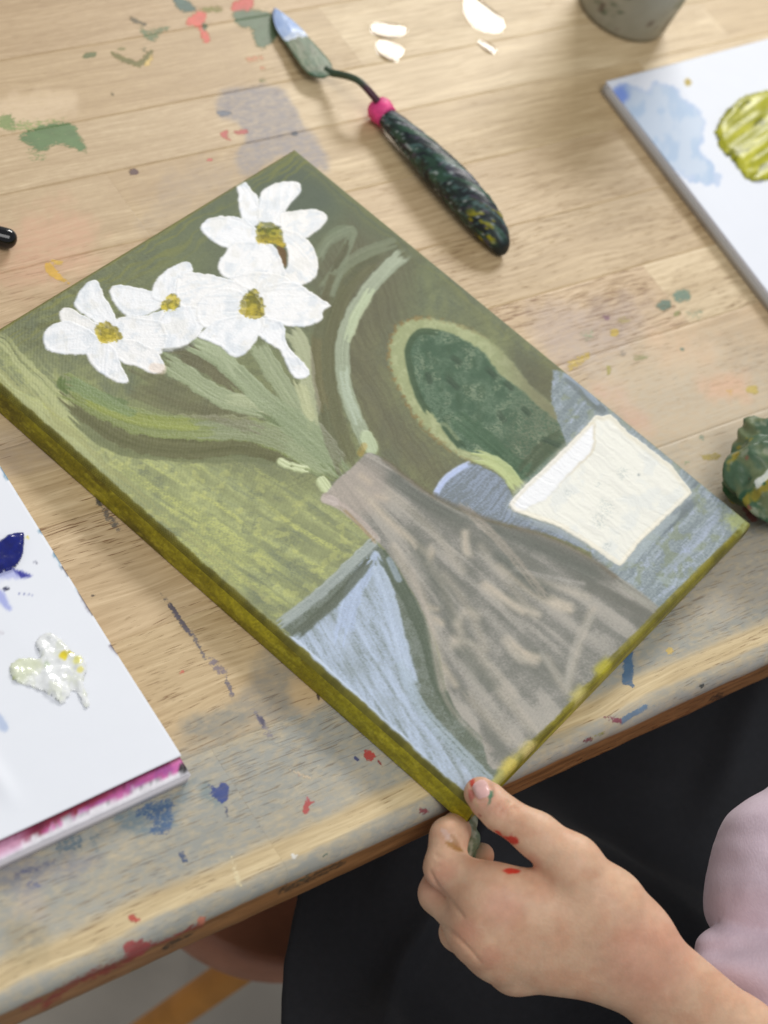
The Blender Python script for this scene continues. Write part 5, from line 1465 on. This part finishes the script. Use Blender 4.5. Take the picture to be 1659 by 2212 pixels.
def relax(V, F, it=2, lam=0.5):
    e = np.concatenate([F[:, [0, 1]], F[:, [1, 2]], F[:, [2, 3]], F[:, [3, 0]]])
    e = np.concatenate([e, e[:, ::-1]])
    for _ in range(it):
        acc = np.zeros_like(V); cnt = np.bincount(e[:, 0], minlength=len(V))
        for k in range(3): acc[:, k] = np.bincount(e[:, 0], V[e[:, 1], k], minlength=len(V))
        V = V + lam * (acc / np.maximum(cnt, 1)[:, None] - V)
    return V

def vnormals(V, F):
    n = np.cross(V[F[:, 2]] - V[F[:, 0]], V[F[:, 3]] - V[F[:, 1]])
    o = np.zeros_like(V)
    for k in range(4):
        for c in range(3): o[:, c] += np.bincount(F[:, k], n[:, c], minlength=len(V))
    return o / (np.linalg.norm(o, axis=1, keepdims=True) + 1e-12)

def cone(G, a, b, r1, r2):
    """signed distance of a rounded cone"""
    ba = b - a; l2 = ba @ ba; rr = r1 - r2; a2 = l2 - rr * rr; il2 = 1.0 / l2
    pa = G - a
    y = pa @ ba; z = y - l2
    x2 = ((pa * l2 - y[..., None] * ba) ** 2).sum(-1)
    y2 = y * y * l2; z2 = z * z * l2
    k = np.sign(rr) * rr * rr * x2
    out = (np.sqrt(x2 * a2 * il2) + y * rr) * il2 - r1
    c1 = np.sign(z) * a2 * z2 > k
    c2 = np.sign(y) * a2 * y2 < k
    out = np.where(c1, np.sqrt(x2 + z2) * il2 - r2, np.where(c2, np.sqrt(x2 + y2) * il2 - r1, out))
    return out.astype(np.float32)

def smin(a, b, k):
    h = np.clip(0.5 + 0.5 * (b - a) / k, 0, 1)
    return b * (1 - h) + a * h - k * h * (1 - h)

# ------------------------------------------------------------------ crumpled paint rag at the right
rcen = at(1706, 998, 0.022)
rag = thing('crumpled_rag', 'crumpled rag stiff with green paint at the right edge, beyond the canvas corner', 'rag', tuple(rcen * [1, 1, 0]))
h = 0.0009
gx = np.arange(-0.046, 0.046, h)
GX, GY, GZ = np.meshgrid(gx, gx, np.arange(-0.026, 0.030, h), indexing='ij')
def n3(x, y, z, s):
    return (fbm(x + z * .7, y - z * .5, s, 3) + fbm(y + x * .4, z + 3.1, s + 1, 3)) / 2
warp = n3(GX * 30, GY * 30, GZ * 30, 270) - .5
az = np.arctan2(GY - 0.006, GX - 0.012) / (2 * np.pi)
pl = az * 9 + warp * 2.2 + GZ * 22
pl = np.abs(pl - np.floor(pl) - .5)
p2 = (GX * 60 + GZ * 90) + warp * 5
p2 = np.abs(p2 - np.floor(p2) - .5)
D = np.sqrt((GX / 0.032) ** 2 + (GY / 0.027) ** 2 + (GZ / 0.021) ** 2)
D = (D - 1) * 0.024 - warp * 0.020 + (pl - .25) * 0.0085 * ss(.1, .8, D) + (p2 - .25) * 0.0030 - (n3(GX * 100, GY * 100, GZ * 100, 279) - .5) * 0.0035
D = np.maximum(D, -(GZ + 0.0215))
V, F = surface_nets(D.astype(np.float32), np.array([-0.046, -0.046, -0.026]), h)
V = relax(V, F, 1, .4)
nrm_ = vnormals(V, F)
m1 = n3(V[:, 0] * 110, V[:, 1] * 110, V[:, 2] * 110, 276); m2 = n3(V[:, 0] * 210, V[:, 1] * 210, V[:, 2] * 210, 277); m3 = n3(V[:, 0] * 80 + 9, V[:, 1] * 80, V[:, 2] * 80, 278)
rcl = lerp((108, 120, 84), (74, 100, 74), ss(.42, .58, m1))
rcl = lerp(rcl, (44, 84, 58), ss(.52, .62, m3))
rcl = lerp(rcl, (150, 156, 132), ss(.54, .64, m2) * .8)
rcl = lerp(rcl, (150, 134, 40), ss(.60, .68, n3(V[:, 0] * 110 + 4, V[:, 1] * 110, V[:, 2] * 110, 280)) * .9)
rcl = lerp(rcl, (222, 224, 218), ss(.70, .75, n3(V[:, 0] * 95 + 14, V[:, 1] * 95, V[:, 2] * 95, 281)) * .9)
rcl = lerp(rcl, (150, 84, 70), ss(.67, .72, n3(V[:, 0] * 90 + 24, V[:, 1] * 90, V[:, 2] * 90, 282)) * .8)
link('crumpled_cloth', mesh_np('crumpled_cloth', V * 0.84 + rcen * [1, 1, 0] + [0, 0, 0.0183], F, {'paint': lin(rcl)}), M_DRYPAINT, rag)

# ------------------------------------------------------------------ stool under the table
sc = at(590, 1806, -0.30)
stool = thing('stool', 'dark brown round stool with an amber slanting leg, in shadow under the table', 'stool', (sc[0], sc[1], -0.72))
me = lathe([sc + [0, 0, z] for z in (-0.025, -0.024, -0.020, -0.006, -0.0015, 0.0)], [0.064, 0.069, 0.071, 0.071, 0.069, 0.065], 64, roll=(1, 0, 0))
link('seat', me, mat_plain('dark_stain', (166, 110, 84), 0.45, 0.1, 30), stool)
M_AMBER = mat_plain('amber_wood', (206, 140, 58), 0.5, 0.1, 25)
l0 = at(655, 1995, -0.322); l1 = at(330, 2222, -0.50)
ld = l1 - l0; l1 = l0 + ld * ((-0.72 - l0[2]) / ld[2])
b0 = at(700, 1850, -0.322); c0_ = at(760, 1900, -0.322)
for p, q in ((l0, l1), (b0, b0 + [0.15, 0.15, -0.398]), (c0_, c0_ + [0.25, 0.0, -0.398])):
    link('leg', lathe([p, (p + q) / 2, q], [0.0092, 0.0095, 0.0080], 24, roll=(1, 0, 0)), M_AMBER, stool)

# ------------------------------------------------------------------ the child: hand, apron, sleeve
D0 = 0.7353
def J(px, py, dz=0.0, r=None):
    """joint at a reference position, dz mm beyond the canvas corner; radius in reference units"""
    p = cam_pt(px, py, D0 + dz / 1000.0)
    return p * 1000.0
def JZ(px, py, z):
    w = at(px, py, z)
    q = (w - CAM_POS) @ CAM_ROT
    return q * DOWN * 1000.0
MM = D0 / F_PX * 1000.0         # millimetres per reference unit at the corner

HAND = dict(
    th_tip=(JZ(1037, 1713, 0.0168), 5.7), th_mid=(J(1056, 1731, -6), 6.1), th_ip=(J(1081, 1755, -9), 6.4), th_mid2=(J(1158, 1803, -12), 7.4), th_mcp=(J(1236, 1866, -13), 9.4), th_cmc=(J(1309, 1957, -8), 11.5),
    wr_r=(J(1358, 2028, -2), 11.6), wr_u=(J(1322, 2072, 6), 11.6), arm_r=(J(1598, 2240, 14), 13.2), arm_u=(J(1562, 2280, 20), 13.2), arm_r2=(J(1790, 2405, 30), 16.0), arm_u2=(J(1755, 2450, 34), 16.0),
    i_mcp=(J(1068, 1945, -9), 9.9), i_pip=(J(962, 1874, 0), 7.3), i_dip=(J(970, 1806, 4), 6.5), i_tip=(JZ(1000, 1774, -0.0068), 5.4),
    m_mcp=(J(1045, 2008, -6), 9.6), m_pip=(J(950, 1930, 9), 7.3), m_dip=(J(975, 1850, 20), 6.2), m_tip=(J(1010, 1812, 17), 4.7),
    r_mcp=(J(1072, 2056, 0), 8.6), r_pip=(J(992, 2014, 16), 6.8), r_dip=(J(1005, 1918, 29), 5.8), r_tip=(J(1040, 1848, 25), 4.7),
    p_mcp=(J(1114, 2092, 7), 7.4), p_pip=(J(1052, 2066, 22), 5.6), p_dip=(J(1046, 1990, 34), 4.8), p_tip=(J(1062, 1930, 34), 4.2),
)
hs = 0.85
allp = np.array([v[0] for k, v in HAND.items() if k not in ('arm_r2', 'arm_u2')])
lo = allp.min(0) - 24; hi = allp.max(0) + 24
hi[0] = J(1790, 2300, 20)[0]; hi[1] = J(1600, 2330, 20)[1]
gx, gy, gz = [np.arange(lo[k], hi[k], hs, dtype=np.float32) for k in range(3)]
G = np.stack(np.meshgrid(gx, gy, gz, indexing='ij'), -1)
def seg_(a, b):
    return cone(G, HAND[a][0].astype(np.float32), HAND[b][0].astype(np.float32), HAND[a][1], HAND[b][1])
def chain(names, k):
    d = seg_(names[0], names[1])
    for a, b in zip(names[1:-1], names[2:]): d = smin(d, seg_(a, b), k)
    return d
palm = seg_('wr_r', 'i_mcp')
for a, b, k in (('wr_r', 'm_mcp', 9), ('wr_u', 'm_mcp', 9), ('wr_u', 'r_mcp', 9), ('wr_u', 'p_mcp', 9), ('th_cmc', 'i_mcp', 9), ('th_cmc', 'wr_r', 8), ('wr_r', 'wr_u', 5), ('m_mcp', 'p_mcp', 6), ('i_mcp', 'm_mcp', 6)):
    palm = smin(palm, seg_(a, b), k)
arm = smin(seg_('wr_r', 'arm_r'), seg_('wr_u', 'arm_u'), 8)
arm = smin(arm, smin(seg_('arm_r', 'arm_r2'), seg_('arm_u', 'arm_u2'), 8), 6)
palm = smin(palm, arm, 8)
thumb = smin(seg_('th_tip', 'th_mid'), seg_('th_mid', 'th_ip'), 2.0)
thumb = smin(thumb, seg_('th_ip', 'th_mid2'), 2.0); thumb = smin(thumb, seg_('th_mid2', 'th_mcp'), 3); thumb = smin(thumb, seg_('th_mcp', 'th_cmc'), 4)
hand = smin(palm, thumb, 4.5)
# the web between thumb and index
web = cone(G, J(1225, 1920, -8).astype(np.float32), J(1185, 1915, -6).astype(np.float32), 6.5, 4.5)
hand = smin(hand, web, 4)
fingers = None
for f in 'imrp':
    c = chain([f + '_mcp', f + '_pip', f + '_dip', f + '_tip'], 2.2)
    hf = smin(palm, c, 5.0)
    hand = np.minimum(hand, hf)
    # shallow furrow beside each finger keeps them apart
# creases at the thumb joint
def groove(D, p, q, r, depth):
    return np.maximum(D, -(cone(G, p.astype(np.float32), q.astype(np.float32), r, r) ) ) if depth > 1 else smin(D, D, 1)
V, F = surface_nets(hand, lo.astype(np.float64), hs)
V = relax(V, F, 2, .5)
nh = vnormals(V, F)
Xh = V[:, 0] / V[:, 2] * F_PX + CX; Yh = V[:, 1] / V[:, 2] * F_PX + CY
facing = ss(.02, .25, -(nh * V).sum(1) / np.linalg.norm(V, axis=1))
# fine creases across thumb and finger joints
def crease(pts, w, dep):
    global V
    P = spline(pts, False, 5)
    sub = (Xh > P[:, 0].min() - 15) & (Xh < P[:, 0].max() + 15) & (Yh > P[:, 1].min() - 15) & (Yh < P[:, 1].max() + 15) & (facing > .1)
    if not sub.any(): return
    d, off, arc, tot = line_field(Xh[sub], Yh[sub], P)
    a = ss(w, 0, d) * ss(0, .15, arc / tot) * ss(1, .85, arc / tot)
    V[sub] -= nh[sub] * (a * dep)[:, None]
crease(C8((495, 330), (520, 295), (545, 270)), 7, .8)
crease(C8((510, 350), (545, 315), (575, 295)), 7, .65)
crease(C8((215, 500), (245, 520), (290, 530)), 6, .4)
crease(C8((200, 540), (240, 560), (280, 575)), 6, .35)
crease(C8((560, 330), (585, 315), (600, 300)), 6, .3)
crease(C8((478, 310), (500, 280)), 4, .25)
crease(C8((190, 560), (230, 640), (290, 710), (360, 800)), 7, .7)
crease(C8((225, 800), (300, 850), (380, 930), (430, 990)), 7, .6)
na_ = np.array([-.42, -.9]) / math.hypot(.42, .9); nb2 = np.array([.9, -.42]) / math.hypot(.42, .9)
crease([tuple(np.array([1040, 1705]) + na_ * 27 * math.cos(t) + nb2 * 21 * math.sin(t)) for t in np.linspace(0.7, 5.6, 14)], 7, .75)
# knuckle dimples
for q, w, dep in (((480, 715), 40, .5), ((700, 720), 50, .35)):
    c = C8(q)[0]
    d = np.hypot(Xh - c[0], Yh - c[1])
    V -= nh * (ss(w, 0, d) * dep * facing)[:, None]
sk = fbm(Xh / 45, Yh / 45, 300); sk2 = fbm(Xh / 14, Yh / 14, 301)
skin = lerp((222, 183, 152), (217, 171, 140), ss(.35, .7, sk))
skin = lerp(skin, (218, 156, 134), ss(150, 40, np.hypot(Xh - 1400, Yh - 2070)) * .45)
skin = lerp(skin, (210, 152, 130), ss(70, 10, np.hypot(Xh - 1085, Yh - 1960)) * .5)
skin = lerp(skin, (216, 156, 140), ss(60, 10, np.hypot(Xh - 1040, Yh - 1720)) * .5)
skin = lerp(skin, (216, 164, 144), ss(50, 10, np.hypot(Xh - 935, Yh - 1920)) * .4)
skin = skin * (0.955 + .09 * sk2)[..., None]
for q_, r_ in (((1010, 2010), 40), ((965, 1880), 34), ((1085, 1752), 30), ((1060, 2068), 34), ((1150, 1865), 26)):
    skin = lerp(skin, (208, 146, 122), ss(r_, r_ * .3, np.hypot(Xh - q_[0], Yh - q_[1]) + (sk2 - .5) * 20) * .45)
def mark(pts, c, a=.9, soft=2.0, sm=True, dmin=-1e9, dmax=1e9):
    global skin
    P = spline(pts, True, 4)
    d = sd_poly(Xh, Yh, P) + (fbm(Xh / 6, Yh / 6, 302) - .5) * 5
    z = V[:, 2] - D0 * 1000
    skin = lerp(skin, c, ss(soft, -soft, d) * a * facing * (z > dmin) * (z < dmax))
mark(C8((480, 405), (500, 410), (520, 428), (560, 428), (582, 445), (570, 460), (530, 455), (495, 425)), (204, 48, 38), .95, dmax=2)
mark(C8((512, 575), (540, 566), (585, 572), (580, 585), (540, 590)), (214, 50, 36), .95, dmax=4)
mark(C8((368, 195), (385, 178), (400, 205), (398, 222), (380, 215)), (206, 66, 50), .9)
mark(C8((362, 230), (380, 225), (385, 270), (372, 275)), (188, 88, 80), .6)
mark(C8((440, 235), (472, 228), (476, 250), (462, 262), (458, 290), (446, 300), (450, 262)), (74, 128, 98), .85)
mark(C8((385, 268), (398, 275), (410, 300), (398, 300)), (198, 168, 130), .7)
mark(C8((245, 400), (270, 398), (290, 440), (300, 470), (275, 450)), (222, 200, 196), .55)
mark(C8((268, 452), (300, 455), (340, 490), (320, 492), (285, 478)), (158, 110, 44), .75)
mark(C8((290, 420), (320, 450), (325, 480), (300, 460)), (150, 110, 70), .5)
mark(C8((410, 335), (420, 336), (418, 345), (411, 344)), (160, 80, 76), .7)
mark(C8((545, 412), (556, 412), (554, 420), (546, 420)), (180, 96, 90), .5)
# green paint on the middle and ring fingertips
zrel = V[:, 2] - D0 * 1000
far = (zrel > 8) & (Xh > 985) & (Xh < 1075) & (Yh < 1885)
gm = far * ss(30, 14, np.hypot(Xh - 1008, Yh - 1815)) 
skin = lerp(skin, lerp((104, 136, 110), (168, 188, 170), ss(.52, .66, fbm(Xh / 9, Yh / 9, 303))), np.where(far & (Xh < 1032 - (Yh - 1835) * .35), .9, 0.0))
skin = lerp(skin, (150, 150, 128), np.where(far & (Xh >= 1032 - (Yh - 1835) * .35), .6 * ss(1062, 1030, Xh), 0.0))
M_SKIN, nt, b = new_mat('skin')
a_n = attr(nt, 'paint')
P_ = pos(nt)
nt.links.new(mixc(nt, ramp(nt, noise_node(nt, P_, 160, 5), .3, .7, 0, .14), a_n.outputs['Color'], L4(196, 138, 108)), b.inputs['Base Color'])
b.inputs['Roughness'].default_value = 0.5
b.inputs['Subsurface Weight'].default_value = 0.25
b.inputs['Subsurface Radius'].default_value = (0.006, 0.0025, 0.0015)
b.inputs['Subsurface Scale'].default_value = 0.5
b.inputs['Specular IOR Level'].default_value = 0.35
vt = N(nt, 'ShaderNodeTexVoronoi'); vt.inputs['Scale'].default_value = 900; nt.links.new(P_, vt.inputs['Vector'])
hb = mathn(nt, 'ADD', noise_node(nt, P_, 500, 4), mathn(nt, 'MULTIPLY', vt.outputs['Distance'], .6))
bump(nt, b, hb, 0.3, 0.0004)
elbow = cam_to_world(J(1700, 2400, 30) / 1000.0)
person = thing('person', 'child in a black apron, one paint-marked hand pinching the canvas corner', 'person', (float(elbow[0]), float(elbow[1]), -0.72))
Vw = cam_to_world(V / 1000.0)
hand_o = link('arm_and_hand', mesh_np('arm_and_hand', Vw, F, {'paint': lin(skin)}), M_SKIN, person)
# thumbnail
def nail(cen, along, size, name='thumbnail'):
    c, wv = np.asarray(cen, float), np.asarray(along, float)
    wv = wv / np.linalg.norm(wv); sv = np.array([-wv[1], wv[0]])
    nu, nv_ = 15, 17
    pts = []; 
    tree_v = V; 
    for j in range(nv_):
        for i in range(nu):
            s = (i / (nu - 1) - .5) * 2; t_ = (j / (nv_ - 1) - .5) * 2
            k = (abs(s) ** 2.8 + abs(t_) ** 2.8) ** (1 / 2.8) if (s or t_) else 0
            m = max(abs(s), abs(t_)); sc_ = m / k if k > 1e-6 else 1
            q = c + sv * s * sc_ * size[0] + wv * t_ * sc_ * size[1]
            cand = np.where((np.abs(Xh - q[0]) < 7) & (np.abs(Yh - q[1]) < 7) & (facing > 0.0))[0]
            if not len(cand): cand = np.argsort(np.hypot(Xh - q[0], Yh - q[1]))[:12]
            zc = V[cand, 2]; cand = cand[zc < zc.min() + 4]
            w = 1 / (0.8 + np.hypot(Xh[cand] - q[0], Yh[cand] - q[1])) ** 2
            z = (V[cand, 2] * w).sum() / w.sum()
            p = np.array([(q[0] - CX) / F_PX * z, (q[1] - CY) / F_PX * z, z])
            edge_ = m
            pts.append(p * (1 - (0.35 * (1 - edge_ ** 6) - 0.25 * edge_ ** 6) / z))
    me = mesh_np(name, cam_to_world(np.array(pts) / 1000.0), grid_faces(nv_, nu))
    return link(name, me, M_NAIL, hand_o)
M_NAIL = mat_plain('fingernail', (232, 186, 180), 0.28, 0.04, 200, 0.04, 0.0002, 300)
nail((1040, 1705), (-.42, -.9), (17, 22))

# black apron over the lap
ys = np.linspace(-0.55, 0.06, 170); tx = np.linspace(0, 1, 150)
B = np.repeat(ys[:, None], 150, 1)
left_x = np.interp(ys, [-0.55, -0.1461, -0.1243, -0.1017, 0.06], [-0.24, -0.0808, -0.0649, -0.0437, 0.03]) + 0.005 * (fbm(ys * 22, ys * 0 + 3, 313) - .5)
A = left_x[:, None] + tx[None] * (0.46 - left_x[:, None])
fold = 0.016 * np.sin(A * 38 + B * 22 + 3 * fbm(A * 6, B * 6, 310)) + 0.016 * (fbm(A * 9, B * 5, 311) - .5) + 0.005 * (1 - np.abs(2 * fbm(A * 12 + B * 10, B * 4, 312) - 1))
cr_ = np.exp(-(np.abs(2 * fbm(A * 7 - B * 9, B * 3 + A * 2, 315, 3) - 1) / .10) ** 1.4)
fold = (fold + 0.008 * cr_) * ss(0, .10, tx)[None]
Z = -0.155 + fold - 0.05 * ss(-0.30, -0.55, B)
Pq = np.stack([A, B, Z], -1)
hem = [Pq[:, 0, :] + np.array([0.0015 * k, -0.0006 * k, -0.0022 * k]) for k in range(5, 0, -1)]
Pall = np.concatenate([np.stack(hem, 1), Pq], 1)
M_APRON, nt, b = new_mat('black_cotton')
P_ = pos(nt)
nt.links.new(mixc(nt, noise_node(nt, P_, 300, 3), L4(24, 25, 30), L4(36, 37, 43)), b.inputs['Base Color'])
b.inputs['Roughness'].default_value = 0.85
b.inputs['Sheen Weight'].default_value = 0.05
bump(nt, b, noise_node(nt, P_, 900, 3), 0.3, 0.0005)
ap = link('apron', mesh_np('apron', Pall.reshape(-1, 3), grid_faces(*Pall.shape[:2])), M_APRON, person)
sm = ap.modifiers.new('thickness', 'SOLIDIFY'); sm.thickness = 0.0012; sm.offset = -1

# pale pink garment at the right
gs = 1.6
bl1 = (J(1752, 1915, 62), 39.0); bl2 = (J(1960, 1770, 88), 46.0); bl3 = (J(1735, 2150, 60), 39.0); bl4 = (J(1950, 2300, 84), 55.0)
lo2 = np.array([J(1440, 1560, 0)[0], J(1440, 1560, 0)[1], D0 * 1000 - 5]); hi2 = np.array([J(1900, 2380, 30)[0], J(1900, 2380, 30)[1], D0 * 1000 + 160])
ax_ = [np.arange(lo2[k], hi2[k], gs, dtype=np.float32) for k in range(3)]
G2 = np.stack(np.meshgrid(*ax_, indexing='ij'), -1)
def c2(a, b): return cone(G2, a[0].astype(np.float32), b[0].astype(np.float32), a[1], b[1])
up_ = c2(bl1, bl2)
lw_ = smin(c2(bl3, bl4), cone(G2, J(1566, 2085, 44).astype(np.float32), J(1760, 2120, 44).astype(np.float32), 13.0, 30.0), 8)
gX = G2[..., 0] / G2[..., 2] * F_PX + CX; gY = G2[..., 1] / G2[..., 2] * F_PX + CY
wr = (fbm(gX / 90 + gY / 200, gY / 60, 320, 3) - .5) * 2.5 + (1 - np.abs(2 * fbm(gX / 260, gY / 110, 321, 2) - 1) - .7) * 5.0
Dg = np.minimum(up_ + wr, lw_ + wr * .8)
Vg, Fg = surface_nets(Dg.astype(np.float32), lo2.astype(float), gs)
Vg = relax(Vg, Fg, 2, .5)
M_PINK, nt, b = new_mat('pale_pink_cotton')
P_ = pos(nt)
wv = noise_node(nt, P_, 1.0, 2, 0.5, mul=(700, 700, 1800))
c = mixc(nt, noise_node(nt, P_, 120, 4), L4(214, 192, 206), L4(224, 205, 217))
nt.links.new(mixc(nt, ramp(nt, wv, .3, .7, 0, .25), c, L4(194, 170, 186)), b.inputs['Base Color'])
b.inputs['Roughness'].default_value = 0.85
b.inputs['Sheen Weight'].default_value = 0.15
bump(nt, b, wv, 0.3, 0.0004)
go = link('pink_garment', mesh_np('pink_garment', cam_to_world(Vg / 1000.0), Fg), M_PINK, person)
go['label'] = 'pale pink cotton clothing'
